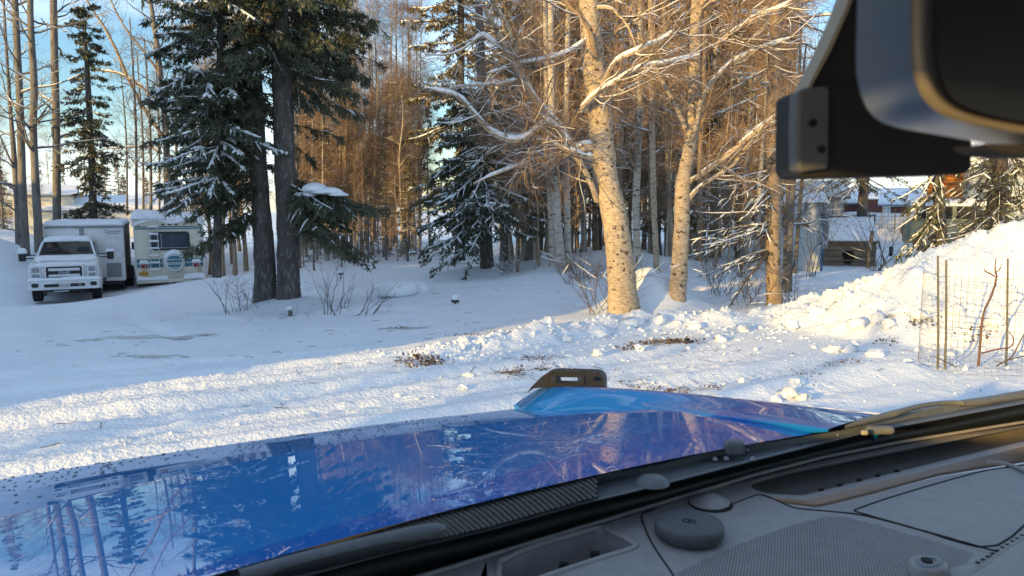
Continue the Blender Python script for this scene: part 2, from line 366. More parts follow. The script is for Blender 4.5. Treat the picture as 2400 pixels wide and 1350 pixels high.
def reg_fore(r):
    while True:
        x, y = r.uniform(-4.5, 5), r.uniform(4.2, 9.2)
        if r.rand() < .35 + .65 * (perlin(np.array([x * .9]), np.array([y * .9]))[0] > .05): return x, y
tag(mk('snow_rubble', scatter_clods(2600, (.008, .06), reg_bank, 5), M['snow'], smooth=True, kind='stuff'), 'crumbled snow rubble covering the sunlit ploughed bank', 'snow')
tag(mk('snow_crumbs', scatter_clods(1000, (.005, .016), reg_fore, 6), M['snow'], smooth=True, kind='stuff'), 'small snow crumbs strewn over the driven snow in the foreground', 'snow')
CH = [(1820, 935, .06, 'small chunk at the lower left tip of the near right ridge'), (1850, 925, .10, 'largest chunk at the tip of the near right ridge'), (1880, 935, .075, 'rounded chunk low at the edge of the vehicle shadow'), (1865, 905, .06, 'small chunk above the largest one on the near ridge'),
(1955, 828, .11, 'bright upright chunk in the rubble left of the wire cage'), (1990, 826, .08, 'smaller chunk touching the right of the bright upright one'), (1920, 742, .12, 'big flat chunk below the bank crest under the shed'), (2010, 770, .13, 'biggest chunk in the bank below the wooden hut'), (2060, 755, .11, 'chunk just right of the biggest bank chunk'), (2110, 752, .12, 'square chunk in the bank left of the cage stakes'),
(2155, 760, .1, 'chunk touching the left side of the wire cage'), (2080, 790, .12, 'low wide chunk below the square bank chunk'), (1860, 770, .1, 'chunk in the bank below the lit spruce trunk'), (1740, 775, .09, 'chunk in the bank right of the second birch'), (1690, 800, .08, 'chunk at the bank foot right of the bark litter strip'),
(1630, 770, .1, 'chunk in the bank directly below the second birch'), (1540, 762, .12, 'large chunk between the two golden birches'), (1480, 772, .11, 'chunk at the foot of the big leaning birch'), (1400, 790, .12, 'large chunk on the crest left of the big birch'), (1330, 798, .08, 'chunk on the crest farther left of the big birch'),
(1400, 835, .07, 'chunk at the bank foot above the black bonnet bracket'), (1500, 825, .06, 'small chunk at the left end of the bark litter strip'), (980, 934, .035, 'tiny square block alone on the lit drive'), (935, 933, .025, 'tiniest crumb left of the lone square block'), (1085, 915, .045, 'small chunk left of the bonnet bracket, lower one'), (1100, 895, .05, 'small chunk left of the bonnet bracket, upper one'),
(1270, 835, .05, 'small chunk beyond the bracket by the straw'), (1700, 905, .05, 'small chunk on the packed strip right of the bracket'), (1740, 895, .06, 'chunk farther right on the packed strip'), (2240, 745, .1, 'chunk seen through the left half of the wire mesh'), (2050, 838, .09, 'chunk at the foot of the bank left of the stakes'), (2330, 765, .1, 'chunk seen through the right half of the wire mesh')]
for i, (px, py, s, lb) in enumerate(CH):
    p = G(px, py); r = np.random.RandomState(100 + i); V, Fq = lump(r, 2)
    V = V * (1 + .11 * r.randn(len(V), 1)) * [1, 1, .75]; o = mk('snow_chunk', [(V * s, Fq)], M['snow'], smooth=bool(i % 3), loc=(p[0], p[1], p[2] + s * .3))
    tag(o, 'snow ' + lb, 'snow chunk', 'snow chunks thrown up by the plough')

# ------------------------------------------------------------------ growing things
def norm(v): return v / (np.linalg.norm(v, axis=-1, keepdims=True) + 1e-9)
def grow(Pm, Rm, m, rng, t=(.2, 1.), ang=(45, 15), L=(.5, 1.5), n=6, rr=.55, wander=.18, up=0., taper=.25, tf=.5, flat=0., bias=None, rmin=.002, rmax=9.):
    """m children on parents Pm (k,n0,3): returns their lines and radii"""
    k, n0, _ = Pm.shape; ln = np.linalg.norm(np.diff(Pm, axis=1), axis=2).sum(1); idx = rng.choice(k, m, p=ln / ln.sum())
    tt = rng.uniform(t[0], t[1], m); s = tt * (n0 - 1) * .9999; i = s.astype(int); f = (s - i)[:, None]
    A = Pm[idx, i] * (1 - f) + Pm[idx, i + 1] * f; T = norm(Pm[idx, i + 1] - Pm[idx, i]); Rp = Rm[idx, i] * (1 - f[:, 0]) + Rm[idx, i + 1] * f[:, 0]
    q = rng.randn(m, 3); q[:, 2] *= (1 - flat)
    if bias is not None: q = q + np.array(bias)
    side = norm(q - (q * T).sum(1, keepdims=True) * T); a = np.radians(rng.normal(ang[0], ang[1], m))[:, None]
    d = norm(np.cos(a) * T + np.sin(a) * side); ll = rng.uniform(L[0], L[1], m) * (1 - tf * tt)
    out = np.empty((m, n, 3)); out[:, 0] = A; step = (ll / (n - 1))[:, None]
    for j in range(1, n):
        out[:, j] = out[:, j - 1] + d * step; d = norm(d + wander * rng.randn(m, 3) + np.array([0, 0, up]))
    r0 = np.clip(Rp * rr * rng.uniform(.7, 1.1, m), rmin, rmax); R = r0[:, None] * np.linspace(1, taper, n)[None]
    return out, R
def snowlines(Pm, Rm, rng, k=.8, add=.012, prob=.8, minh=.45, maxr=.05):
    """snow lying along the upper side of the flatter lines"""
    T = norm(np.gradient(Pm, axis=1)); h = np.sqrt(np.clip(1 - T[..., 2] ** 2, 0, 1)); w = sst(minh, .9, h)
    nz_ = sst(-.5, .4, np.cumsum(rng.randn(*Rm.shape), axis=1) * .4 + .25)
    R = np.minimum(Rm * k + add, maxr) * w * (.35 + .65 * nz_); keep = (rng.rand(len(Pm)) < prob) & (R.max(1) > .004)
    S = Pm.copy(); S[..., 2] += Rm * .55 + R * .55; R[:, 0] *= .5; R[:, -1] *= .3
    return S[keep], np.maximum(R[keep], .0008)
def blades(B, Dr, Ln, Wd, rng):
    S = norm(np.cross(Dr, rng.randn(*Dr.shape))); mid = B + Dr * Ln[:, None] * .45
    V = np.stack([B, mid + S * Wd[:, None], B + Dr * Ln[:, None], mid - S * Wd[:, None]], 1).reshape(-1, 3)
    return V, np.arange(len(V)).reshape(-1, 4)
def along(Pm, m, rng, t=(0, 1)):
    k, n0, _ = Pm.shape; idx = np.repeat(np.arange(k), m); s = rng.uniform(t[0], t[1], len(idx)) * (n0 - 1) * .9999; i = s.astype(int); f = (s - i)[:, None]
    return Pm[idx, i] * (1 - f) + Pm[idx, i + 1] * f, norm(Pm[idx, i + 1] - Pm[idx, i])
def boughs(A, az, pitch, L, rng, n=7, droop=.05, wander=.05, curl=.06):
    """spruce boughs from points A outward"""
    m = len(A); d = np.stack([np.cos(az) * np.cos(pitch), np.sin(az) * np.cos(pitch), np.sin(pitch)], 1); out = np.empty((m, n, 3)); out[:, 0] = A
    for j in range(1, n):
        out[:, j] = out[:, j - 1] + d * (L / (n - 1))[:, None]
        d = norm(d + wander * rng.randn(m, 3) + np.array([0, 0, 1.]) * (-droop if j < n * .55 else curl))
    return out
def sprays(Bp, rng, per=14, tl=.32, dens=14, bl=.085, bw=.011, hang=.30, t0=.12):
    """side twigs of boughs, hanging a little, and their needle blades"""
    k, n0, _ = Bp.shape; L = np.linalg.norm(Bp[:, -1] - Bp[:, 0], axis=1); idx = np.repeat(np.arange(k), per); m = len(idx)
    tt = rng.uniform(t0, 1, m); s = tt * (n0 - 1) * .9999; i = s.astype(int); f = (s - i)[:, None]; A = Bp[idx, i] * (1 - f) + Bp[idx, i + 1] * f
    T = norm(Bp[idx, i + 1] - Bp[idx, i]); side = norm(np.cross(T, np.array([0, 0, 1.]))) * rng.choice([-1, 1], m)[:, None]
    d = norm(T * rng.uniform(.35, .9, (m, 1)) + side * rng.uniform(.3, .9, (m, 1)) + rng.randn(m, 3) * .18 - np.array([0, 0, 1.]) * rng.uniform(0, hang * 1.8, (m, 1)))
    ll = tl * np.clip(L[idx], .5, 3) * rng.uniform(.45, 1.1, m) * (1.05 - .75 * tt); Tw = np.empty((m, 4, 3)); Tw[:, 0] = A
    for j in range(1, 4): Tw[:, j] = Tw[:, j - 1] + d * (ll / 3)[:, None]; d = norm(d + .1 * rng.randn(m, 3) - np.array([0, 0, hang * .5]))
    B, Td = along(Tw, dens, rng); B2, Td2 = along(Bp, per * 2, rng, (t0, 1)); B = np.concatenate([B, B2]); Td = np.concatenate([Td, Td2])
    dr = norm(Td * .75 + rng.randn(len(B), 3) * .5 - np.array([0, 0, .12])); bl_ = bl * rng.uniform(.6, 1.3, len(B))
    return Tw, blades(B, dr, bl_, bw * rng.uniform(.7, 1.4, len(B)), rng)
def trunk_line(pts, n=14, Y=None):
    """pts: (px, py, Y, half width px)"""
    return resample([[*P(a, b, y), r * y / FPX] for a, b, y, r in pts], n)
def rough_trunk(line, k=18, rng=None, amp=.07, n=60, flare=1.25):
    q = resample(line, n); V, F = tubes(q[None, :, :3], q[None, :, 3], k); Vr = V.reshape(n, k, 3); c = q[:, None, :3]
    a = np.arange(k)[None] * 1.0; zz = np.arange(n)[:, None] * 1.0
    nn = perlin(a * .9 + 5, zz * .45) + .6 * perlin(a * 2.1 + 31, zz * .9)
    s = 1 + amp * 2 * nn; s[:, :] *= (1 + (flare - 1) * np.exp(-np.arange(n) / (n * .05)))[:, None]; s[:, -1] *= .9
    Vr = c + (Vr - c) * s[:, :, None]; return Vr.reshape(-1, 3), F
def spruce(name, label, line, rng, zr=(1.5, 11), nb=90, len_f=lambda t: 1.8 * (1 - .6 * t), azr=(0, 6.283), per=12, dens=12, bl=.09, bw=.012, snowp=.25, pitch=(-.25, .15), droop=.06, group=None, bark='spruce_bark', needle='needle', extra=None, base=None, snow_add=.018, hang=.3, dead=0, cat='spruce tree', bsnow=1.3):
    """line rows (x,y,z,r) in world or local space"""
    base = tuple(np.array(line, float)[0, :3]) if base is None else base
    root = thing(name, label, cat, base, 0, group); off = np.array(base, float)
    line = np.array(line, float); line[:, :3] -= off
    mk('trunk', [rough_trunk(line, 16, rng, .07, 60)], M[bark], root, smooth=True)
    z = rng.uniform(zr[0], zr[1], nb) - off[2]; zi = np.argsort(line[:, 2]); A = np.stack([np.interp(z, line[zi, 2], line[zi, c]) for c in range(3)], 1); A[:, 2] = z
    t = (z - z.min()) / (zr[1] - zr[0] + 1e-6); Lb = len_f(t) * rng.uniform(.6, 1.15, nb); az = rng.uniform(azr[0], azr[1], nb); pt = rng.uniform(pitch[0], pitch[1], nb) + .25 * t
    B = boughs(A, az, pt, Lb, rng, droop=droop)
    if extra is not None: B = np.concatenate([B, extra - off])
    Rb = np.clip(np.linalg.norm(B[:, -1] - B[:, 0], axis=1) * .011, .006, .035)[:, None] * np.linspace(1, .25, B.shape[1])[None]
    Tw, nd = sprays(B, rng, per, .30, dens, bl, bw, hang)
    Rt = np.full(Tw.shape[:2], .0045) * np.linspace(1, .4, 4)[None]
    parts = [tubes(B, Rb, 4), tubes(Tw, Rt, 3)]
    if dead:
        Dm, Dr_ = grow(B, Rb, dead, rng, (.1, .9), (55, 20), (.3, .9), 5, .5, .25, -.12, .4, rmin=.003); parts.append(tubes(Dm, Dr_, 3))
    mk('branches', parts, M['twig_dark'], root, smooth=True, kind='stuff')
    mk('needles', [nd], M[needle], root, kind='stuff')
    if snowp > 0:
        s1 = snowlines(B, Rb, rng, .45, snow_add * .7, snowp * bsnow); s2 = snowlines(Tw, Rt * 2, rng, 1, snow_add * .9, snowp, minh=.35)
        ps = [tubes(*s, 4) for s in (s1, s2) if len(s[0])]
        if ps: mk('snow_cover', ps, M['snow_top'], root, smooth=True, kind='stuff')
    return root
def bare_tree(name, label, line, rng, limbs=30, t=(.3, 1), L=(1., 2.6), ang=(50, 14), up=.06, sec=160, twg=700, fine=0, bark='white_bark', tw='twig_red', snowp=.5, group=None, base=None, extra=None, k=9, cat='birch tree', lt=(.3, .9), ft=(.15, .45), droop=-.04, snow_add=.008, rmin=.0035, n=24, amp=.03, extra_mat='limb'):
    base = tuple(np.array(line, float)[0, :3]) if base is None else base
    root = thing(name, label, cat, base, 0, group); off = np.array(base, float); line = np.array(line, float); line[:, :3] -= off
    mk('trunk', [rough_trunk(line, k, rng, amp, n)], M[bark], root, smooth=True)
    Lp = line[None, :, :3]; Lr = line[None, :, 3]
    A, Ar = grow(Lp, Lr, limbs, rng, t, ang, L, 10, .42, .14, up, .25, rmin=rmin * 2)
    ps = [tubes(A, Ar, 5)]; src, srr = A, Ar
    if extra is not None:
        E_, Er = extra[0] - off, extra[1]; ei = np.linspace(0, E_.shape[1] - 1, 10).astype(int); src = np.concatenate([src] + [E_[:, ei]] * 3); srr = np.concatenate([srr] + [Er[:, ei]] * 3); mk('limbs', [tubes(E_, Er, 8)], M[extra_mat], root, smooth=True, kind='stuff')
    S, Sr = grow(src, srr, sec, rng, (.15, 1), (48, 16), (L[0] * .45, L[1] * .6), 6, .5, .2, .02, .3, rmin=rmin, rmax=.013)
    T, Tr = grow(np.concatenate([S]), Sr, twg, rng, (.1, 1), (42, 16), lt, 4, .6, .2, droop, .45, rmin=rmin * .62, rmax=.0055)
    ps += [tubes(S, Sr, 3), tubes(T, Tr, 3)]
    mk('branches', ps[:2], M['limb'] if bark != 'grey_bark' else M['grey_bark'], root, smooth=True, kind='stuff')
    tws = [ps[2]]
    if fine:
        Q, Qr = grow(T, Tr, fine, rng, (.1, 1), (40, 16), ft, 3, .8, .2, droop, .6, rmin=rmin * .45, rmax=.003); tws.append(tubes(Q, Qr, 3))
    mk('twigs', tws, M[tw], root, kind='stuff')
    if snowp > 0:
        sl = [snowlines(A, Ar, rng, .6, snow_add * .8, snowp, .5), snowlines(S, Sr, rng, .6, snow_add * .45, snowp * .8, .55), snowlines(T, Tr, rng, .5, snow_add * .35, snowp * .35, .6)]
        if extra is not None: sl.append(snowlines(extra[0] - off, extra[1], rng, .75, snow_add * 1.8, 1., .3, .05))
        ps = [tubes(*s, 4) for s in sl if len(s[0])]
        if ps: mk('snow_cover', ps, M['snow_top'], root, smooth=True, kind='stuff')
    return root
def limb(pts, n=9):
    q = trunk_line(pts, n); return q[:, :3], q[:, 3]
def limbs_of(ls, n=10):
    a = [limb(l, n) for l in ls]; return np.stack([x[0] for x in a]), np.stack([x[1] for x in a])
def shrub(label, px, py, rng, stems=8, h=(.5, 1.1), spread=.35, tw=40, group=None, lean=(0, 0), r=.006, mat_='twig_dark', snow=.2, Y=None):
    p = G(px, py) if Y is None else np.array([*P(px, py, Y)[:2], 0]); p[2] = tz(p[0], p[1]); root = thing('bare_shrub', label, 'shrub', tuple(p), 0, group)
    A = np.zeros((stems, 7, 3)); A[:, 0, :2] = rng.randn(stems, 2) * spread * .3; A[:, 0, 2] = -.08; d = norm(np.stack([rng.randn(stems) * spread + lean[0], rng.randn(stems) * spread + lean[1], np.ones(stems)], 1)); hh = rng.uniform(h[0], h[1], stems) / 6
    for j in range(1, 7): A[:, j] = A[:, j - 1] + d * hh[:, None]; d = norm(d + .13 * rng.randn(stems, 3))
    R = r * rng.uniform(.6, 1.2, (stems, 1)) * np.linspace(1, .3, 7)[None]
    T, Tr = grow(A, R, tw, rng, (.25, 1), (40, 12), (h[0] * .35, h[1] * .55), 5, .6, .15, .03, .4, rmin=.002); Q, Qr = grow(T, Tr, tw * 2, rng, (.2, 1), (38, 12), (.08, .25), 4, .7, .15, 0, .5, rmin=.0016)
    mk('stems', [tubes(A, R, 5), tubes(T, Tr, 4), tubes(Q, Qr, 3)], M[mat_], root, kind='stuff')
    s = snowlines(T, Tr, rng, 1, .006, snow)
    if len(s[0]): mk('snow_cover', [tubes(*s, 4)], M['snow_top'], root, kind='stuff')
    return root

# ------------------------------------------------------------------ the trees of the photograph
RS = np.random.RandomState
def flakes(line, n, rng, rfac=1.02, size=(.012, .04), t=(.0, .8), arc=(0, 6.283)):
    s = rng.uniform(t[0], t[1], n) * (len(line) - 1); i = s.astype(int); f = (s - i)[:, None]; c = line[i] * (1 - f) + line[np.minimum(i + 1, len(line) - 1)] * f
    a = rng.uniform(arc[0], arc[1], n); o = np.stack([np.cos(a), np.sin(a), np.zeros(n)], 1); tn = np.stack([-np.sin(a), np.cos(a), np.zeros(n)], 1); up = np.tile([0, 0, 1.], (n, 1))
    w = rng.uniform(*size, n)[:, None]; h = w * rng.uniform(.5, 2.2, (n, 1)); out = rng.uniform(.15, .9, (n, 1)); b = c[:, :3] + o * c[:, 3:4] * rfac; sg = rng.choice([-1, 1], (n, 1))
    V = np.stack([b - up * h * .5, b + up * h * .5, b + up * h * .45 + tn * sg * w * .6 + o * w * out * .5, b - up * h * .45 + tn * sg * w * .6 + o * w * out * .5, b + up * h * .3 + tn * sg * w * .8 + o * w * out * 1.2, b - up * h * .35 + tn * sg * w * .8 + o * w * out * 1.2], 1).reshape(-1, 3)
    q = np.arange(n)[:, None] * 6; return V, np.concatenate([q + [0, 1, 2, 3], q + [3, 2, 4, 5]])
# the pair of big spruces
YA = 16.0
lineA = trunk_line([(622, 738, YA, 27), (622, 640, YA, 25), (614, 520, YA, 22), (606, 400, YA, 20), (598, 250, YA, 19), (590, 60, YA, 17), (585, -140, YA, 14), (580, -420, YA, 8), (578, -640, YA, 3)], 20)
lineB = trunk_line([(676, 736, YA - .2, 29), (676, 640, YA - .2, 26), (674, 520, YA - .2, 25), (668, 400, YA - .2, 24), (662, 200, YA - .2, 23), (652, 0, YA - .2, 21), (645, -200, YA - .2, 16), (640, -500, YA, 8), (640, -700, YA, 3)], 20)
def bset(spec, rng, n=7, droop=.05, curl=.05):
    """spec rows: px, py, Y, azimuth deg, pitch deg, length"""
    A = np.array([P(a, b, c) for a, b, c, *_ in spec]); az = np.radians([s[3] for s in spec]); pt = np.radians([s[4] for s in spec]); L = np.array([s[5] for s in spec])
    return boughs(A, az, pt, L, rng, n, droop, .06, curl)
r = RS(11); ex = []
for q in range(44): ex.append((615 - 8 * (q % 2), r.uniform(170, 520), YA, r.uniform(150, 250), r.uniform(-32, -2), r.uniform(1.0, 2.0)))
for q in range(16): ex.append((600, r.uniform(-20, 300), YA, r.uniform(140, 220), r.uniform(-25, 5), r.uniform(1.5, 2.7)))
for q in range(20): ex.append((600, r.uniform(-80, 290), YA, r.uniform(225, 315), r.uniform(-40, -5), r.uniform(.7, 1.5)))
spruce('spruce_tree', 'big dark spruce, left trunk of the close pair right of the camper', lineA, r, (3.3, 12.5), 120, lambda t: 2.3 * (1 - .55 * t), per=19, dens=22, bl=.13, bw=.0115, snowp=.14, bsnow=.3, pitch=(-.5, .05), droop=.08, extra=bset(ex, r), hang=.42, snow_add=.018, dead=120)
r = RS(12); ex = []
for q in range(26): ex.append((668, r.uniform(-60, 170), YA, r.uniform(-45, 45), r.uniform(-22, 8), r.uniform(1.3, 2.3)))
for q in range(30): ex.append((672, r.uniform(405, 520), YA - .2, r.uniform(-65, 40), r.uniform(-30, -4), r.uniform(1.2, 2.3)))
for q in range(18): ex.append((660, r.uniform(-80, 150), YA - .2, r.uniform(220, 330), r.uniform(-35, 0), r.uniform(.7, 1.4)))
spruce('spruce_tree', 'big dark spruce, right trunk of the close pair, carrying the snow pad', lineB, r, (4.2, 12.5), 85, lambda t: 2.3 * (1 - .5 * t), per=19, dens=22, bl=.13, bw=.0115, snowp=.12, bsnow=.3, pitch=(-.5, .05), droop=.08, extra=bset(ex, r), hang=.45, snow_add=.018, dead=200)
# the hidden third trunk with the snow laden left boughs
lineC = trunk_line([(508, 650, 15.3, 9), (512, 400, 15.3, 9), (516, 150, 15.3, 8), (518, -200, 15.3, 6), (520, -420, 15.3, 2)], 16)
r = RS(13); ex = []
for q in range(34): ex.append((512, r.uniform(180, 430), 15.3, r.uniform(165, 330), r.uniform(-30, 8), r.uniform(.8, 1.5)))
for q in range(14): ex.append((500, r.uniform(0, 200), 15.3, r.uniform(150, 330), r.uniform(-20, 10), r.uniform(.9, 1.7)))
spruce('spruce_tree', 'snow laden spruce leaning its boughs over the camper roof', lineC, r, (2.6, 9), 60, lambda t: 1.4 * (1 - .6 * t), per=19, dens=20, bl=.09, bw=.0125, snowp=.7, pitch=(-.45, .1), droop=.07, extra=bset(ex, r), hang=.36, snow_add=.030, dead=60)
# the snow pad on the low bough
sp_ = P(752, 452, 15.3); r = RS(14); V, Fq = lump(r, 2); rr = r
Vp = np.array([[math.cos(a) * q, math.sin(a) * q] for q in (0, .35, .7, 1) for a in np.linspace(0, 6.283, 14, endpoint=False)])
pad = []
for (dx, dz, sx, sz) in ((-.12, .05, .26, .16), (.12, .0, .34, .12), (.36, -.05, .2, .07), (-.3, -.06, .2, .08)):
    ico = bmesh.new(); bmesh.ops.create_icosphere(ico, subdivisions=3, radius=1.0); VV = np.array([v.co[:] for v in ico.verts]); FF = np.array([[v.index for v in f.verts] for f in ico.faces]); ico.free()
    VV = VV * (1 + .12 * fbm(VV[:, 0] * 2 + dx * 9, VV[:, 1] * 2 + VV[:, 2], 2)[:, None]); VV[:, 2] = np.where(VV[:, 2] < 0, VV[:, 2] * .35, VV[:, 2]); pad.append((VV * [sx, .3, sz] + sp_ + [dx, 0, dz], FF))
tag(mk('snow_pad', pad, M['snow_top'], smooth=True), 'thick rounded pad of snow resting on the low spruce bough', 'snow pad')

# left group of tall bare trunks
for nm, lab, pts, sd in (('cottonwood_tree', 'tall grey bare trunk, leftmost in the row behind the pickup', [(60, 600, 27, 10), (52, 420, 27, 10), (47, 250, 27, 9), (38, 60, 27, 8), (30, -120, 27, 7), (20, -420, 27, 4), (15, -560, 27, 2)], 21),
                         ('cottonwood_tree', 'tall grey bare trunk, slightly bent, second from the left behind the pickup', [(93, 592, 26, 10.5), (84, 440, 26, 10), (78, 300, 26, 9), (80, 200, 26, 9), (72, 60, 26, 8), (70, -100, 26, 6.5), (60, -420, 26, 4), (60, -560, 26, 2)], 22),
                         ('cottonwood_tree', 'straight dark trunk with cracked bark rising behind the white trailer', [(133, 560, 31, 10), (133, 420, 31, 10), (131, 250, 31, 9.5), (126, 60, 31, 9), (124, -150, 31, 8), (118, -420, 31, 4), (118, -560, 31, 2)], 23),
                         ('cottonwood_tree', 'short dark trunk pressed behind the leftmost tall trunk', [(44, 600, 29, 8), (42, 500, 29, 8), (34, 380, 29, 7), (24, 250, 29, 5), (12, 60, 29, 3), (0, -200, 29, 1.5)], 24)):
    bare_tree(nm, lab, trunk_line([(a_, b_, c_, d_ * .85) for a_, b_, c_, d_ in pts], 18), RS(sd), 26, (.2, .95), (1.2, 3.4), (62, 18), .02, 130, 420, 500, 'grey_bark', 'twig', .55, k=12, droop=-.02, cat='bare tree', n=46, rmin=.006, amp=.05)
# snow plastered into the bark of the pair
for o_, ln_, sd_ in ((bpy.data.objects['spruce_tree'], lineA, 1), (bpy.data.objects['spruce_tree.001'], lineB, 2)):
    rr_s = RS(sd_); mk('bark_snow', [flakes(ln_ - [*o_.location, 0], 200, rr_s, 1.02, (.006, .022), (0, .36), (2.4, 3.9))], M['snow_top'], o_, kind='stuff')
# thin crossing branches left of the spruces (a leaning cottonwood)
exl = limbs_of([[(395, 330, 35, 4), (360, 290, 35, 4), (310, 205, 35, 3.4), (260, 90, 35, 3), (215, 20, 35, 2.4), (170, -60, 35, 1.6)], [(385, 260, 35, 3), (330, 200, 35, 2.6), (270, 170, 35, 2), (215, 165, 35, 1)], [(380, 360, 35, 2.6), (350, 345, 35, 2), (300, 345, 35, 1.6), (240, 350, 35, 1)], [(390, 200, 35, 3), (345, 130, 35, 2.6), (290, 60, 35, 2), (240, -40, 35, 1.4)]])
bare_tree('birch_tree', 'leaning bare tree with long arching limbs left of the dark spruces', trunk_line([(392, 600, 35, 8), (392, 440, 35, 8), (388, 300, 35, 7), (370, 120, 35, 6), (345, -60, 35, 4), (330, -300, 35, 2)], 16), RS(25), 18, (.3, 1), (1., 2.6), (55, 16), .03, 180, 700, 700, 'grey_bark', 'twig', .6, extra=exl, rmin=.005, k=10)
for i, (px, py, Y, rpx, top, sd) in enumerate([(318, 520, 34, 3.2, 40, 1), (352, 540, 30, 3.5, 90, 2), (334, 500, 40, 2.6, 120, 3), (296, 505, 42, 2.4, 150, 4), (372, 560, 37, 2.4, 20, 5), (412, 590, 33, 3.5, -60, 6)]):
    bare_tree('birch_tree', ['slender bare tree between the trailer and the dark spruces', 'slender bare tree standing closer behind the camper roof', 'faint thin bare tree farther back above the trailer', 'thinnest far bare tree above the trailer end', 'bare sapling just left of the leaning tree', 'bare tree seen through the boughs above the camper'][i],
              trunk_line([(px + 2, py, Y, rpx), (px, (py + top) / 2, Y, rpx * .8), (px - 14, top, Y, rpx * .35)], 10), RS(40 + sd), 16, (.2, 1), (.8, 2.2), (48, 14), .06, 90, 380, 400, 'grey_bark', 'twig', .4, rmin=.006, k=6, n=12)
# thin spruce on the left
r = RS(31)
spruce('spruce_tree', 'thin ragged spruce with a bushy top rising behind the white trailer', trunk_line([(219, 520, 32, 8), (214, 350, 32, 7), (206, 200, 32, 6), (202, 120, 32, 4), (198, 42, 32, 1)], 14), r, (1.2, 10.0), 150, lambda t: np.where(t > .62, 1.15 * (1.35 - t) * 1.4, 1.45 - .3 * t), per=9, dens=9, bl=.17, bw=.022, snowp=.22, pitch=(-.45, .0), droop=.03, hang=.25, needle='needle', snow_add=.02)
# centre snowy spruce
r = RS(32); ex = []
for q in range(30): ex.append((1140, r.uniform(330, 560), 21, r.uniform(175, 275), r.uniform(-38, -8), r.uniform(1.2, 2.4)))
spruce('spruce_tree', 'broad spruce in the middle with thick snow on its lower left boughs', trunk_line([(1142, 650, 21, 15), (1138, 500, 21, 14), (1135, 300, 21, 12), (1125, 100, 21, 10), (1120, -100, 21, 7), (1115, -400, 21, 3)], 14), r, (1.4, 4.9), 110, lambda t: 2.2 * (1 - .45 * t), per=17, dens=18, bl=.12, bw=.019, snowp=.75, pitch=(-.5, .0), droop=.05, extra=bset(ex, r), hang=.36, snow_add=.034, dead=150)
r = RS(33)
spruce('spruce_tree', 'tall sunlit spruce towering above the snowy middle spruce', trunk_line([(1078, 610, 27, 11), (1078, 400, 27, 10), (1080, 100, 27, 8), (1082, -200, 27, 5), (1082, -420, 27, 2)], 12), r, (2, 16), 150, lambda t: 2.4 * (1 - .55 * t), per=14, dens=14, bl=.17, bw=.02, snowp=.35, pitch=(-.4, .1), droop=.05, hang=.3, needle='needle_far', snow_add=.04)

# main birch
bl_ = trunk_line([(1466, 752, 11.6, 36), (1459, 690, 11.6, 33), (1452, 600, 11.6, 31), (1438, 500, 11.6, 29), (1420, 420, 11.6, 28), (1410, 340, 11.6, 29), (1404, 250, 11.6, 27), (1392, 150, 11.6, 26), (1383, 50, 11.6, 23), (1376, -60, 11.6, 20), (1360, -300, 11.6, 14), (1350, -600, 11.6, 6)], 26)
el = [[(1404, 350, 11.6, 13), (1372, 345, 11.5, 11), (1345, 352, 11.5, 11), (1322, 310, 11.4, 9), (1285, 270, 11.3, 7), (1255, 235, 11.2, 7), (1222, 180, 11.0, 6), (1180, 100, 10.8, 5), (1120, -10, 10.6, 3.6)],
      [(1345, 352, 11.5, 8), (1318, 318, 11.3, 6), (1290, 292, 11.1, 6), (1262, 300, 11.0, 6), (1232, 325, 10.9, 6.2), (1195, 330, 10.8, 5.6), (1150, 310, 10.7, 5), (1110, 265, 10.6, 4), (1070, 225, 10.5, 3), (1000, 208, 10.4, 1.6)],
      [(1372, 250, 11.5, 5.5), (1395, 225, 11.3, 5.5), (1440, 150, 11.1, 5), (1500, 118, 11, 4.6), (1545, 98, 11, 4), (1580, 75, 11, 3)],
      [(1362, 255, 11.4, 5), (1400, 220, 11.2, 5), (1440, 195, 11.1, 4.5), (1500, 160, 11, 3.6), (1560, 148, 11, 3), (1640, 130, 11, 2.2)],
      [(1388, 372, 11.5, 7), (1345, 360, 11.3, 5), (1300, 340, 11.2, 4), (1255, 325, 11.1, 3), (1180, 318, 11, 1.6)],
      [(1400, 470, 11.6, 8), (1385, 430, 11.4, 7), (1362, 385, 11.4, 7), (1340, 362, 11.4, 5.5), (1300, 362, 11.3, 3.6), (1240, 380, 11.2, 3), (1170, 405, 11.1, 2.4), (1110, 430, 11, 1.2)],
      [(1222, 180, 11.0, 5), (1205, 120, 10.9, 5), (1190, 60, 10.9, 4), (1150, 0, 10.8, 3), (1120, -60, 10.8, 2)],
      [(1255, 235, 11.2, 5), (1232, 180, 11.1, 4.5), (1210, 130, 11, 4), (1212, 90, 11, 3), (1228, 65, 11, 1.6)],
      [(1210, 190, 11.0, 3), (1160, 200, 10.9, 2.6), (1100, 200, 10.8, 2), (1060, 205, 10.7, 1.2)],
      [(1165, 105, 10.8, 3), (1130, 85, 10.7, 3), (1090, 112, 10.6, 2.6), (1050, 128, 10.5, 2), (1000, 128, 10.5, 1)],
      [(1375, 95, 11.5, 5), (1330, 125, 11.3, 4), (1280, 140, 11.2, 3), (1220, 150, 11.1, 2), (1140, 175, 11, 1.2)],
      [(1376, 20, 11.6, 5), (1430, 20, 11.4, 4), (1470, 60, 11.3, 3), (1490, 110, 11.2, 2), (1500, 160, 11.2, 1.4)]]
r = RS(51)
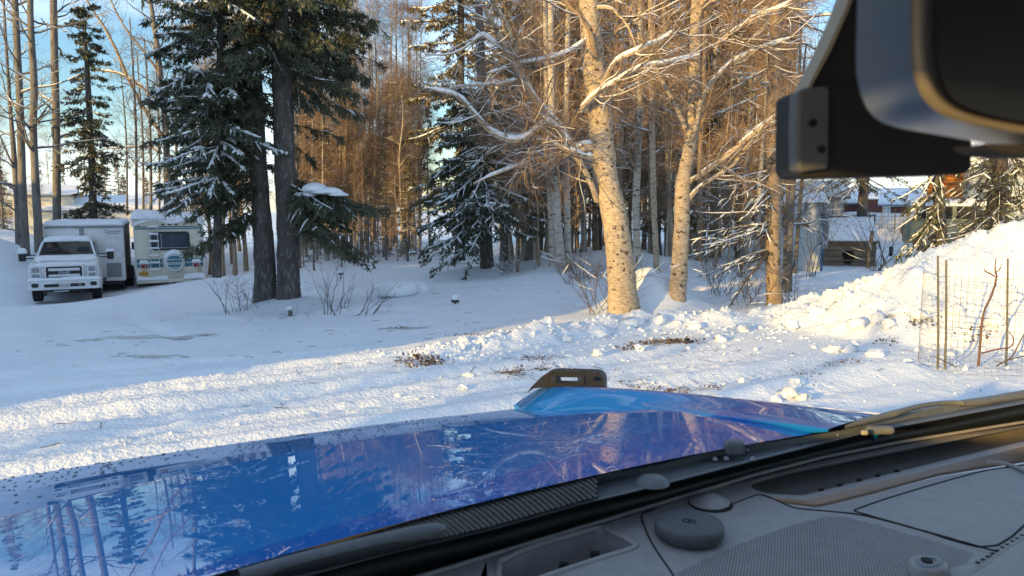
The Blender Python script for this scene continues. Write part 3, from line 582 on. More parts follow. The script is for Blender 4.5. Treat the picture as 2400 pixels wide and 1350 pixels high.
mb = bare_tree('birch_tree', 'big leaning birch with peeling golden bark on the snow bank', bl_, r, 9, (.6, 1), (1.2, 2.4), (55, 15), .05, 230, 1300, 5600, 'birch_bark', 'twig_red', .75, extra=limbs_of(el, 22), extra_mat='birch_bark', k=30, rmin=.0028, n=110, amp=.075, lt=(.35, .9), ft=(.15, .42), droop=-.03, snow_add=.012)
seg = trunk_line([(1420, 430, 11.75, 10), (1436, 220, 11.9, 13), (1442, 120, 11.9, 12), (1446, 0, 11.9, 11), (1450, -200, 11.9, 8)], 30)
mk('side_stem', [rough_trunk(seg, 16, r, .05, 30, 1.0)], M['white_bark'], mb, smooth=True)
mk('peeling_bark', [flakes(bl_, 3200, r, .99, (.015, .06), (0, .75))], M['birch_flake'], mb, kind='stuff')
# second birch clump
b2 = trunk_line([(1586, 735, 12.2, 21), (1588, 690, 12.2, 20), (1594, 600, 12.2, 19), (1598, 520, 12.2, 18), (1600, 440, 12.2, 17), (1612, 370, 12.2, 15), (1624, 300, 12.2, 14), (1628, 180, 12.2, 13.5), (1630, 80, 12.2, 13), (1634, -40, 12.2, 11), (1640, -300, 12.2, 8), (1640, -560, 12.2, 3)], 22)
el = [[(1608, 432, 12.2, 5), (1650, 405, 12.0, 6.2), (1700, 368, 11.8, 6.4), (1740, 335, 11.7, 6.4), (1785, 300, 11.6, 6.2), (1815, 280, 11.5, 6), (1845, 250, 11.4, 5.5), (1880, 200, 11.3, 3)],
      [(1614, 470, 12.2, 4), (1640, 440, 12.0, 4), (1680, 412, 11.9, 4), (1720, 385, 11.8, 4), (1752, 340, 11.7, 4), (1790, 300, 11.6, 3), (1830, 270, 11.5, 2)],
      [(1612, 345, 12.2, 6), (1630, 300, 12.0, 6), (1645, 230, 11.9, 6), (1680, 180, 11.8, 5), (1720, 145, 11.8, 4), (1780, 115, 11.7, 3), (1850, 90, 11.7, 1.6)],
      [(1680, 180, 11.8, 5), (1678, 110, 11.8, 4.6), (1720, 75, 11.7, 4.2), (1780, 40, 11.7, 4.5), (1840, 15, 11.6, 4), (1890, -15, 11.6, 3)],
      [(1630, 60, 12.2, 7), (1642, 20, 12.1, 6), (1656, -30, 12.1, 5), (1680, -90, 12, 4), (1700, -180, 12, 2)],
      [(1606, 300, 12.1, 6), (1580, 240, 12.1, 5), (1552, 190, 12.1, 5), (1530, 140, 12.1, 4), (1500, 80, 12, 3), (1480, 20, 12, 1.6)]]
r = RS(52)
sb = bare_tree('birch_tree', 'reddish gold birch with long snowy limbs reaching right', b2, r, 9, (.6, 1), (1.2, 2.4), (55, 15), .05, 170, 1000, 4200, 'birch_bark', 'twig_red', .75, extra=limbs_of(el, 20), extra_mat='birch_bark', k=22, rmin=.0028, n=90, amp=.06, lt=(.35, .9), ft=(.15, .42), droop=-.03, snow_add=.012)
mk('peeling_bark', [flakes(b2, 900, r, 1.0, (.01, .035), (0, .6))], M['birch_flake'], sb, kind='stuff')
for i, pts in enumerate([[(1605, 700, 12.0, 5), (1610, 560, 12.0, 5), (1607, 440, 12.0, 4.5), (1600, 330, 12, 4), (1575, 220, 12, 3), (1550, 100, 12, 2)], [(1552, 705, 12.3, 5), (1545, 620, 12.3, 5), (1535, 560, 12.3, 4.5), (1527, 520, 12.3, 4)],
                         [(1622, 722, 12.1, 6.5), (1635, 670, 12.1, 6), (1648, 610, 12.1, 5), (1657, 550, 12.1, 4), (1670, 480, 12.1, 3), (1690, 400, 12.1, 1.5)], [(1566, 700, 12.6, 6), (1560, 640, 12.6, 6), (1556, 560, 12.6, 5.5), (1546, 500, 12.6, 5), (1520, 420, 12.6, 4), (1505, 340, 12.6, 3)]]):
    mk('side_stem', [rough_trunk(trunk_line(pts, 14), 8, r, .04, 20, 1.1)], M['limb'], sb, smooth=True)
# right spruce trunk, sunlit, bare low boughs towards us
r = RS(53); ex = []
for q in range(30): ex.append((1812 + r.uniform(-3, 3), r.uniform(395, 620), 12.6, r.uniform(140, 235), r.uniform(-34, 4), r.uniform(.7, 1.75)))
for q in range(10): ex.append((1812, r.uniform(60, 380), 12.6, r.uniform(130, 230), r.uniform(-30, 0), r.uniform(.5, 1.2)))
spruce('spruce_tree', 'sunlit straight spruce trunk with bare drooping snowy boughs left of the mirror', trunk_line([(1816, 728, 12.6, 17), (1813, 650, 12.6, 17), (1811, 560, 12.6, 16.5), (1812, 400, 12.6, 16), (1812, 250, 12.6, 15), (1815, 100, 12.6, 14), (1818, -60, 12.6, 12), (1820, -400, 12.6, 6), (1820, -560, 12.6, 2)], 18), r, (4.5, 10), 34, lambda t: 1.8 * (1 - .4 * t), per=9, dens=3, bl=.06, bw=.008, snowp=.5, pitch=(-.45, 0), droop=.05, extra=bset(ex, r, curl=.08), hang=.28, snow_add=.014, dead=420, bark='limb')
# dark alder stems by the shed
for i, pts in enumerate([[(1848, 690, 14.5, 7), (1852, 560, 14.5, 6.5), (1858, 460, 14.5, 6), (1862, 350, 14.5, 5), (1872, 200, 14.5, 4), (1880, 0, 14.5, 2)], [(1838, 680, 14.8, 5), (1842, 540, 14.8, 5), (1850, 420, 14.8, 4), (1870, 280, 14.8, 3), (1890, 100, 14.8, 2)], [(1862, 640, 15, 5), (1872, 520, 15, 4.5), (1880, 420, 15, 4), (1900, 300, 15, 3), (1930, 150, 15, 2)], [(1735, 650, 15, 5), (1742, 520, 15, 5), (1752, 380, 15, 4), (1770, 200, 15, 3), (1780, 0, 15, 2)]]):
    bare_tree('alder_tree', ['dark snow dusted alder stem nearest the pale shed', 'thin alder stem left of the dark clump by the shed', 'alder stem overlapping the shed corner', 'leaning grey alder stem between the birch clump and the lit spruce'][i], trunk_line(pts, 12), RS(60 + i), 12, (.2, 1), (.7, 1.6), (55, 16), .03, 90, 400, 600, 'grey_bark', 'twig', .7, rmin=.004, k=7, n=18, cat='alder')
# white birch trio and the dark clump behind
for i, (pts, bk, lab) in enumerate([([(1318, 650, 18.6, 11), (1310, 560, 18.6, 10.5), (1302, 450, 18.6, 10), (1296, 350, 18.6, 9), (1292, 150, 18.6, 8), (1290, -100, 18.6, 5)], 'white_bark', 'white birch trunk, thickest of the pale trio left of the big birch'),
                                    ([(1333, 642, 18.9, 8), (1330, 540, 18.9, 8), (1328, 420, 18.9, 7.5), (1326, 300, 18.9, 7), (1330, 100, 18.9, 6), (1335, -100, 18.9, 4)], 'white_bark', 'white birch trunk, right one of the pale trio'),
                                    ([(1294, 628, 19.8, 7.5), (1290, 500, 19.8, 7), (1286, 380, 19.8, 6.5), (1280, 150, 19.8, 6), (1275, -100, 19.8, 4)], 'white_bark', 'white birch trunk, left one of the pale trio'),
                                    ([(1245, 612, 22, 8), (1240, 520, 22, 8), (1232, 420, 22, 7), (1222, 300, 22, 6), (1212, 100, 22, 4)], 'grey_bark', 'dark leaning trunk of the clump behind the middle spruce'),
                                    ([(1228, 614, 22.5, 6), (1232, 500, 22.5, 6), (1242, 380, 22.5, 5), (1250, 200, 22.5, 4), (1260, 0, 22.5, 2)], 'grey_bark', 'thin dark trunk crossing the leaning one behind the middle spruce'),
                                    ([(1262, 612, 23, 4), (1264, 500, 23, 4), (1268, 380, 23, 4), (1272, 200, 23, 3), (1272, 0, 23, 2)], 'grey_bark', 'thin straight dark trunk between the clump and the white trio'),
                                    ([(1214, 608, 24, 4.5), (1212, 500, 24, 4.5), (1206, 380, 24, 4), (1200, 200, 24, 3), (1196, 0, 24, 2)], 'grey_bark', 'thin dark trunk just right of the middle spruce'),
                                    ([(1494, 600, 16, 9), (1490, 500, 16, 8.5), (1494, 400, 16, 8), (1500, 250, 16, 7), (1500, 50, 16, 6), (1505, -150, 16, 4)], 'white_bark', 'grey white birch trunk right behind the big birch'),
                                    ([(1540, 640, 15.5, 7), (1534, 520, 15.5, 7), (1530, 400, 15.5, 7), (1528, 270, 15.5, 7), (1526, 100, 15.5, 6), (1522, -100, 15.5, 4)], 'birch_bark', 'sun dappled birch trunk between the two golden birches')]):
    bare_tree('birch_tree', lab, trunk_line(pts, 14), RS(70 + i), 14, (.35, 1), (.9, 2.0), (50, 15), .04, 110, 620, 900, bk, 'twig_red', .6, rmin=.0045, k=10, n=26)

# ------------------------------------------------------------------ woods behind: every tree its own object, copied from a few kinds
def local_line(H, r, rng, n=12, lean=.03):
    z = np.linspace(-.3, H, n); w = np.cumsum(rng.randn(n, 2) * .05, axis=0) + np.outer(z, rng.randn(2) * lean); return np.column_stack([w[:, 0], w[:, 1], z, r * np.linspace(1.1, .12, n)])
far0 = (30, 30, 0)
BP = []
for i in range(5):
    r = RS(200 + i); H = 10 + 1.3 * i
    BP.append(bare_tree('birch_tree', 'tmp', local_line(H, .085, r), r, 40, (.18, .98), (.9, 2.2), (42, 12), .07, 240, 1700, 2600, ['white_bark', 'limb', 'white_bark', 'birch_bark', 'limb'][i], 'twig_red', .28, rmin=.0055, k=7, n=18, lt=(.4, .9), ft=(.2, .45), snow_add=.01))
SPt = []
for i in range(4):
    r = RS(220 + i); H = 11 + 1.7 * i
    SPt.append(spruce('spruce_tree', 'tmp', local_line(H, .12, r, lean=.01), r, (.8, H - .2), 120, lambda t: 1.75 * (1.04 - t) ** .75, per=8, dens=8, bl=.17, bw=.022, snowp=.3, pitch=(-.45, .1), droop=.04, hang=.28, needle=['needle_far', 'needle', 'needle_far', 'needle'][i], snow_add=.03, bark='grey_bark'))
used = set()
def put(proto, px, Y, label, group, s, rz, dz=0):
    o = proto if proto.name not in used else None
    if o is None: o = copy_tree(proto)
    used.add(proto.name)
    x = (px - 1200) / FPX * Y; z = tz(x, Y); o.location = (x, Y, z + dz); o.rotation_euler = (0, 0, rz); o.scale = (s, s, s); o['label'] = label; o['group'] = group; return o
r = RS(300)
zn = ['left end of', 'middle of', 'right end of']
for i in range(66):
    px = 705 + i * 4.4 + r.uniform(-8, 8); Y = r.uniform(30, 52); put(BP[r.randint(5)], px, Y, 'slender sunlit birch at the %s the open stand behind the clearing' % zn[min(i // 22, 2)], 'slender birches of the sunlit stand', r.uniform(.62, 1.0), r.uniform(0, 6.28))
for i in range(6):
    px = 765 + i * 48 + r.uniform(-9, 9); Y = r.uniform(34, 46); put(SPt[2 * r.randint(2)], px, Y, 'small sunlit spruce among the slender birches, %s the stand' % zn[i // 2], 'small spruces in the sunlit stand', r.uniform(.4, .62), r.uniform(0, 6.28))
zt = ['behind the big leaning birch', 'between the two golden birches and beyond', 'behind the lit spruce trunk']
for i in range(66):
    px = 1175 + i * 10.3 + r.uniform(-10, 10); Y = r.uniform(22, 38); put(BP[r.randint(5)], px, Y, 'bare birch deep in the thicket ' + zt[min(i // 22, 2)], 'bare birches in the thicket', r.uniform(.75, 1.1), r.uniform(0, 6.28))
for i in range(15):
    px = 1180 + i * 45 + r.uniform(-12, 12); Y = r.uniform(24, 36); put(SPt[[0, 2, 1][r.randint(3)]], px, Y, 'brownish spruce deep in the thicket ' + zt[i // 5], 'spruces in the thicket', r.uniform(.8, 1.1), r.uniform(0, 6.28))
for i, (px, Y, s) in enumerate([(490, 30, .8), (520, 27, .9), (543, 33, .8), (575, 30, .95), (600, 34, .9), (460, 36, .7), (548, 25, .8), (700, 29, .85), (562, 38, .9), (508, 40, .8)]):
    put(BP[[1, 4][i % 2]], px, Y, 'thin trunk of the shaded row right of the camper', 'thin trunks right of the camper', s, i * 1.3)
for i, (px, Y, s) in enumerate([(735, 27, .26), (800, 28, .2), (862, 29, .26), (905, 30, .3), (955, 29, .36)]):
    put(SPt[i % 4], px, Y, 'young low spruce at the edge of the clearing right of the spruce pair', 'young spruces along the clearing', s, i * 2.1)
for i, (px, Y, s) in enumerate([(15, 44, .5), (255, 62, .62), (285, 66, .55), (-40, 38, .7), (300, 75, .6), (-10, 60, .6), (160, 70, .5), (105, 58, .45), (350, 70, .55), (410, 64, .6)]):
    put(SPt[i % 4], px, Y, 'small far spruce on the skyline beyond the white trailer', 'far spruces beyond the trailer', s, i * 1.7)
for i in range(26):
    px = -60 + i * 24 + r.uniform(-9, 9); Y = r.uniform(46, 80); put(BP[r.randint(5)], px, Y, 'far bare tree on the left skyline beyond the vehicles', 'far bare trees on the left skyline', r.uniform(.38, .6), r.uniform(0, 6.28))
for i, (px, Y, s) in enumerate([(-30, 31, .55), (10, 33, .5), (-70, 30, .6), (85, 36, .42)]):
    put(BP[i % 5], px, Y, 'bushy low bare tree at the left edge behind the snow heap', 'low bare trees at the left edge', s, i * 1.9)
for i in range(16):
    px = 1905 + i * 34 + r.uniform(-12, 12); Y = r.uniform(70, 105); put(BP[r.randint(5)], px, Y, 'tiny far bare tree on the right skyline past the sheds', 'far bare trees on the right skyline', r.uniform(.32, .5), r.uniform(0, 6.28))
for i in range(16):
    px = 715 + i * 17 + r.uniform(-8, 8); put(BP[r.randint(5)], px, r.uniform(29, 34), 'low twiggy young birch at the front edge of the sunlit stand', 'young birches along the sunlit stand', r.uniform(.2, .36), r.uniform(0, 6.28))
for i in range(24):
    px = 1190 + i * 27 + r.uniform(-10, 10); put(BP[r.randint(5)], px, r.uniform(19.5, 27), 'low twiggy young birch under the tall trees of the thicket', 'young birches under the thicket', r.uniform(.28, .48), r.uniform(0, 6.28))
# right-hand spruces with hanging boughs
r = RS(54); ex = []
for q in range(16): ex.append((2012, r.uniform(380, 440), 24, r.uniform(0, 360), r.uniform(-30, 0), r.uniform(.9, 2.2)))
spruce('spruce_tree', 'spruce with a sunlit patch of trunk behind the slatted play hut', trunk_line([(2020, 560, 24, 12), (2022, 480, 24, 11), (2026, 420, 24, 11), (2030, 250, 24, 9), (2034, 0, 24, 6)], 12), r, (2.6, 9), 50, lambda t: 2.0 * (1 - .4 * t), per=9, dens=9, bl=.11, bw=.014, snowp=.4, pitch=(-.5, .0), extra=bset(ex, r), hang=.3, dead=120)
r = RS(55); ex = []
for q in range(16): ex.append((2200, r.uniform(400, 500), 14.5, r.uniform(150, 260), r.uniform(-55, -22), r.uniform(.6, 1.3)))
for q in range(6): ex.append((2190, r.uniform(505, 570), 14.5, r.uniform(190, 235), r.uniform(-30, -12), r.uniform(.7, 1.1)))
spruce('spruce_tree', 'leaning spruce trunk right of the trailer with a snow capped low bough', trunk_line([(2208, 610, 14.5, 13), (2205, 560, 14.5, 13), (2203, 500, 14.5, 12), (2196, 430, 14.5, 10), (2190, 380, 14.5, 10), (2180, 200, 14.5, 8), (2175, -60, 14.5, 5)], 12), r, (3.4, 7), 26, lambda t: 1.2 * (1 - .4 * t), per=9, dens=7, bl=.08, bw=.011, snowp=.45, pitch=(-.7, -.1), extra=bset(ex, r, curl=.1), hang=.35, dead=140)
r = RS(56); ex = []
for q in range(44): ex.append((2345 + r.uniform(-10, 60), r.uniform(335, 520), 13.2, r.uniform(165, 275), r.uniform(-34, -8), r.uniform(.8, 1.75)))
spruce('spruce_tree', 'spruce at the right edge whose snowy boughs sweep down over the high bank', trunk_line([(2330, 590, 13.2, 21), (2334, 500, 13.2, 20), (2338, 420, 13.2, 19), (2345, 250, 13.2, 16), (2350, 0, 13.2, 12), (2355, -300, 13.2, 6)], 12), r, (2.8, 7), 40, lambda t: 1.7 * (1 - .4 * t), per=11, dens=7, bl=.07, bw=.010, snowp=.30, pitch=(-.6, -.1), extra=bset(ex, r, curl=.1), hang=.3, dead=420, snow_add=.010, bsnow=.9)

# shrubs
shrub('bare twiggy bush left of the spruce pair, nearest the drive', 540, 735, RS(80), 5, (.7, 1.1), .3, 26, r=.008)
shrub('low bare shrub against the left spruce trunk', 585, 722, RS(81), 8, (.5, .9), .45, 40, r=.007)
shrub('spreading bare bush right of the spruce pair', 775, 735, RS(82), 12, (.6, 1.25), .55, 50, r=.008)
shrub('low leaning twigs right of the spreading bush', 845, 738, RS(83), 7, (.5, .9), .4, 26, lean=(.8, 0), r=.008)
shrub('small dry weed tuft beside the stump', 705, 742, RS(84), 9, (.15, .3), .8, 20, r=.003, snow=0)
shrub('dark tangled bush left of the big birch base', 1405, 742, RS(85), 12, (.9, 1.6), .45, 120, lean=(-.05, 0), r=.008, Y=12.2)
shrub('pale dry brush behind the tangled bush', 1370, 655, RS(86), 26, (.35, .8), .6, 90, r=.005)
shrub('bare twigs at the foot of the lit spruce trunk', 1765, 722, RS(87), 14, (.5, 1.0), .6, 90, r=.006, Y=12.9)
shrub('dark low brush between birch clump and lit spruce', 1690, 690, RS(88), 16, (.7, 1.3), .5, 130, r=.007, Y=14.2)
shrub('thin twigs right of the lit spruce trunk', 1855, 715, RS(89), 12, (.6, 1.1), .5, 80, r=.006, Y=13.2)
shrub('lone bare sprig sticking out of the yard snow', 1990, 690, RS(90), 3, (.3, .5), .3, 6, r=.004, snow=0, Y=14.5)
shrub('snow tipped shrub right of the slatted play hut', 2052, 640, RS(91), 9, (1.2, 2.0), .35, 60, r=.012, Y=19)
shrub('bare sprigs in front of the big birch trio', 1345, 660, RS(92), 12, (.5, 1.0), .5, 60, r=.006)
shrub('small brush at the treeline right of the spruce pair', 880, 605, RS(93), 18, (.5, 1.1), .6, 70, r=.008, snow=.6)
shrub('brush heap under the young spruces', 790, 605, RS(94), 18, (.4, .9), .8, 70, r=.009, snow=.6)
shrub('twiggy bush below the middle spruce, right side', 1190, 640, RS(95), 14, (.5, 1.1), .7, 80, r=.007, snow=.5)

shrub('tall thin alder shoots in front of the pale shed door', 1905, 650, RS(96), 7, (1.6, 2.8), .25, 90, r=.010, snow=.5, Y=17)
shrub('tall snow dusted shoots between the wooden hut and the right spruce', 2100, 640, RS(97), 6, (1.3, 2.4), .35, 70, r=.009, snow=.5, Y=18)

# ------------------------------------------------------------------ vehicles and buildings
M['white_paint'] = mat('white_vehicle_paint', (.74, .76, .78), (.60, .62, .64), .3, 3, 4, coat=.6, lo=.4, hi=.7)
M['dirty_white'] = mat('road_dirty_white_panel', (.70, .71, .72), (.52, .53, .53), .45, 2.5, 5, lo=.45, hi=.75)
M['chrome'] = mat('chrome', (.62, .63, .65), None, .16, metal=1)
M['black_plastic'] = mat('black_plastic', (.012, .012, .014), (.022, .022, .024), .55, 30, 3)
M['tyre'] = mat('tyre_rubber', (.018, .018, .019), (.035, .036, .038), .85, 14, 4, bump=.4, bscale=40)
M['dark_glass'] = mat('dark_window_glass', (.012, .016, .02), None, .06, spec=.7)
M['lamp_glass'] = mat('headlight_lens', (.32, .34, .36), (.18, .2, .22), .12, 18, 3, spec=.8)
M['amber'] = mat('amber_lens', (.42, .10, .02), None, .25)
M['red_lens'] = mat('red_lens', (.38, .015, .015), (.25, .01, .01), .22, 20, 2)
M['red_dark'] = mat('marker_lens', (.07, .02, .015), None, .35)
M['navy'] = mat('navy_badge', (.01, .025, .10), None, .25)
M['print_black'] = mat('dark_print', (.03, .03, .035), None, .5)
M['cream'] = mat('cream_fibreglass', (.76, .73, .60), (.66, .63, .52), .4, 2.2, 4, c3=(.42, .34, .2), c3scale=1.6, c3lo=.62, c3hi=.8, c3stretch=(1, 1, .3))
M['teal'] = mat('teal_stripe', (.035, .16, .22), (.05, .20, .27), .45, 6, 3)
M['yellow'] = mat('yellow_plate', (.62, .34, .03), (.5, .26, .02), .5, 20, 3)
M['aluminium'] = mat('diamond_plate_aluminium', (.42, .42, .43), (.28, .28, .29), .35, 22, 4, metal=.7, bump=.5, bscale=45)
M['grey_paint'] = mat('grey_paint', (.22, .24, .27), (.17, .19, .21), .5, 5, 3)
M['steel_grey'] = mat('trailer_stone_guard', (.20, .22, .24), (.28, .3, .32), .45, 9, 4)
M['plywood'] = mat('weathered_board', (.20, .145, .095), (.14, .10, .068), .8, 5, 5, stretch=(.3, 1, 3), c3=(.26, .2, .14), c3scale=3, c3lo=.55, c3hi=.75)
M['pale_blue'] = mat('pale_blue_wall', (.40, .44, .46), (.34, .38, .40), .6, 3, 4)
M['blue_trim'] = mat('blue_trim', (.03, .12, .24), None, .5)
M['red_wall'] = mat('barn_red_wall', (.085, .022, .02), (.06, .018, .018), .7, 4, 4)
M['log'] = mat('orange_log', (.46, .20, .06), (.34, .13, .04), .6, 5, 5, stretch=(.3, 1, 1))
M['green_paint'] = mat('faded_green_paint', (.16, .20, .17), (.11, .14, .12), .5, 4, 4)
M['wire'] = mat('rusty_wire', (.10, .085, .07), (.07, .06, .05), .6, 30, 2)
M['metal_post'] = mat('green_grey_post', (.13, .12, .075), (.09, .085, .06), .6, 25, 3)
M['leaf_litter'] = mat('dead_leaf_litter', (.11, .055, .025), (.06, .035, .02), .85, 12, 3, c3=(.18, .12, .06), c3scale=16, c3lo=.5, c3hi=.6)
M['tarp'] = mat('grey_tarp', (.30, .30, .30), (.22, .22, .23), .7, 3, 4)
def text_mesh(txt, size, name='lettering', depth=.004, shear=0, space=1):
    cu = bpy.data.curves.new('txt', 'FONT'); cu.body = txt; cu.size = size; cu.extrude = depth; cu.align_x = 'CENTER'; cu.align_y = 'CENTER'; cu.shear = shear; cu.space_character = space
    o = bpy.data.objects.new('txt', cu); COL.objects.link(o); me = bpy.data.meshes.new_from_object(o.evaluated_get(bpy.context.evaluated_depsgraph_get())); me.name = name
    bpy.data.objects.remove(o); bpy.data.curves.remove(cu); return me
def lettering(txt, size, mt, parent, loc, rot=(math.pi / 2, 0, 0), depth=.004, shear=0, sx=1, space=1):
    o = mk('lettering', text_mesh(txt, size, 'lettering', depth, shear, space), mt, parent); o.location = loc; o.rotation_euler = rot; o.scale = (sx, 1, 1); return o
def loft(secs):
    """secs: closed outlines of equal length"""
    n = len(secs[0]); V = np.concatenate([np.array(s, float) for s in secs]); F = [tuple(range(n - 1, -1, -1)), tuple(range((len(secs) - 1) * n, len(secs) * n))]
    for q in range(len(secs) - 1): F += [(q * n + i, q * n + (i + 1) % n, (q + 1) * n + (i + 1) % n, (q + 1) * n + i) for i in range(n)]
    return V, F
def snowcap(x0, x1, y0, y1, h, rng=None, seed=0, nx=26, ny=30, over=.03, edge=.14, dz=lambda x, y: 0, amp=.35, holes=0):
    """rounded snow slab over a rectangle"""
    xs, ys = np.linspace(x0 - over, x1 + over, nx), np.linspace(y0 - over, y1 + over, ny); X, Y = np.meshgrid(xs, ys)
    e = np.minimum(np.minimum(X - xs[0], xs[-1] - X), np.minimum(Y - ys[0], ys[-1] - Y)); pr = np.sqrt(np.clip(1 - (1 - np.clip(e / edge, 0, 1)) ** 2, 0, 1))
    nn = fbm(X * 1.3 + seed, Y * 1.3 + seed * 2, 3); Z = h * pr * (1 + amp * nn); base = np.vectorize(dz)(X, Y)
    if holes: Z = Z * sst(-.35 + holes, -.15 + holes, fbm(X * 2.2 + seed * 3, Y * 2.2, 3))
    wob = .03 * fbm(X * 5 + seed, Y * 5, 2); X = X + wob * (e < .01); Zt = base + Z; n = nx * ny; V = np.concatenate([np.stack([X, Y, Zt], -1).reshape(-1, 3), np.stack([X, Y, base - .012 - .03 * (e < .01) * (1 + nn)], -1).reshape(-1, 3)])
    i = np.arange(n).reshape(ny, nx); q = np.stack([i[:-1, :-1], i[:-1, 1:], i[1:, 1:], i[1:, :-1]], -1).reshape(-1, 4); F = [q, (q + n)[:, ::-1]]
    b = np.concatenate([i[0, :], i[1:, -1], i[-1, -2::-1], i[-2:0:-1, 0]]); b2 = np.roll(b, -1); F.append(np.stack([b, b + n, b2 + n, b2], 1)); return V, np.concatenate(F)

# pickup, nose towards -y, ground at 0
def pickup(loc, rz):
    t = thing('pickup_truck', 'white pickup truck dusted with snow parked nose out beside the white trailer', 'pickup truck', loc, rz)
    W2 = 1.0
    def sec(y, w, zb, zt, r=.12): return [(x, y, z) for x, z in rrect(2 * w, zt - zb, r, 3, 0, (zt + zb) / 2)]
    body = [loft([sec(.10, .93, .62, 1.22), sec(.16, .98, .56, 1.27), sec(.5, .99, .56, 1.33), sec(1.35, 1.0, .56, 1.40), sec(2.0, 1.0, .52, 1.38), sec(4.1, 1.0, .52, 1.38), sec(6.1, 1.0, .58, 1.36)])]
    for s in (-1, 1):
        for y in (1.05, 5.0):
            body.append(loft([[(s * (.93 + .09 * q), y + math.cos(a) * rr, .42 + math.sin(a) * rr) for rr, aa in ((.62, 0), (.5, 1)) for a in (np.linspace(0, math.pi, 12) if aa == 0 else np.linspace(math.pi, 0, 12))] for q in (0, 1)]))
    mk('body', body, M['white_paint'], t, True, .015)
    mk('cab', [loft([sec(1.42, .88, 1.3, 1.40, .03), sec(1.52, .88, 1.3, 1.48, .04), sec(2.12, .76, 1.3, 1.90, .1), sec(2.5, .76, 1.3, 1.95, .12), sec(3.7, .76, 1.3, 1.94, .12), sec(4.05, .80, 1.3, 1.80, .1)])], M['white_paint'], t, True, .01)
    def quad(pts, th=.006): 
        p = np.array(pts, float); nn = np.cross(p[1] - p[0], p[2] - p[1]); nn /= np.linalg.norm(nn); return np.vstack([p + nn * th, p - nn * th]), [(0, 1, 2, 3), (7, 6, 5, 4)] + [(i, i + 4, (i + 1) % 4 + 4, (i + 1) % 4) for i in range(4)]
    mk('windscreen', [quad([(-.80, 1.52, 1.46), (.80, 1.52, 1.46), (.67, 2.06, 1.87), (-.67, 2.06, 1.87)], .02)], M['dark_glass'], t, bevel=.01)
    for s in (-1, 1):
        for a, b in ((1.95, 2.75), (2.85, 3.65)):
            mk('side_window', [quad([(s * .885, a - (.3 if a < 2 else 0), 1.42), (s * .885, b, 1.42), (s * .79, b, 1.84), (s * .79, a + .1, 1.84)], .012)], M['dark_glass'], t)
        for a in (2.8, 3.75): mk('door_handle', [box(s * 1.01, a - .12, 1.2, .03, .16, .03)], M['chrome'], t, bevel=.005)
    # seats, headrests and the little mirror seen through the windscreen: dark silhouettes on its inner face
    for hx, w, z, h in ((-.45, .42, 1.56, .3), (.02, .22, 1.50, .16), (.48, .36, 1.58, .28)): mk('headrest', [prism(rrect(w, h, .07, 4, hx, z), 1.50 + (z - 1.46) * 1.3, 1.53 + (z - 1.46) * 1.3)], M['black_plastic'], t)
    # grille
    g = mk('grille', [ringprism(rrect(1.10, .46, .06, 4, 0, 1.0), rrect(.98, .36, .05, 4, 0, 1.0), .02, .12)], M['chrome'], t, bevel=.01)
    mk('grille_backing', [box(0, .10, 1.0, 1.0, .03, .38)], M['black_plastic'], g)
    for z, h in ((1.09, .09), (.90, .08)): mk('grille_bar', [prism(rrect(.88, h, .03, 3, 0, z), .03, .085)], M['chrome'], g, bevel=.008)
    mk('grille_bar', [prism(rrect(1.12, .05, .02, 3, 0, 1.215), .04, .14)], M['chrome'], g, bevel=.008)
    bd = mk('badge', [prism([(.15 * math.cos(a), 1.0 + .062 * math.sin(a)) for a in np.linspace(0, 6.283, 28, endpoint=False)], -.005, .03)], M['navy'], t)
    mk('badge_rim', [ringprism([(.155 * math.cos(a), 1.0 + .067 * math.sin(a)) for a in np.linspace(0, 6.283, 28, endpoint=False)], [(.14 * math.cos(a), 1.0 + .055 * math.sin(a)) for a in np.linspace(0, 6.283, 28, endpoint=False)], -.012, .0)], M['chrome'], bd)
    lettering('Ford', .105, M['chrome'], bd, (0, -.012, 1.0), shear=.35)
    for s in (-1, 1):
        h = mk('headlight', [prism(rrect(.27, .42, .05, 4, s * .76, 1.0), .05, .14)], M['chrome'], t, bevel=.012)
        for z, hh in ((1.09, .16), (.90, .12)): mk('lens', [prism(rrect(.2, hh, .03, 3, s * .77, z), .035, .06)], M['lamp_glass'], h)
    bp = mk('bumper', [loft([[(x, y, z) for x, z in rrect(2 * w, hh, .06, 3, 0, zc)] for y, w, hh, zc in ((-.10, .90, .26, .62), (-.06, .98, .32, .62), (.12, 1.02, .32, .62), (.3, 1.02, .26, .62))])], M['white_paint'], t, True, .01)
    mk('air_intake', [prism(rrect(1.12, .10, .03, 3, 0, .60), -.112, -.08)], M['black_plastic'], bp)
    mk('fog_lamp', [lathe([(0, -.118), (.035, -.116), (.04, -.1)], (.42, 0, .60), 1, 14)], M['lamp_glass'], bp)
    for s in (-1, 1): mk('fog_recess', [prism(rrect(.19, .13, .04, 4, s * .80, .62), -.105, -.05)], M['black_plastic'], bp)
    lp = mk('licence_plate', [prism(rrect(.31, .155, .015, 2, 0, .585), -.128, -.118)], mat('plate_white', (.55, .56, .58), None, .4), t)
    lettering('JTH 457', .085, M['print_black'], lp, (0, -.131, .585), depth=.001, sx=.95)
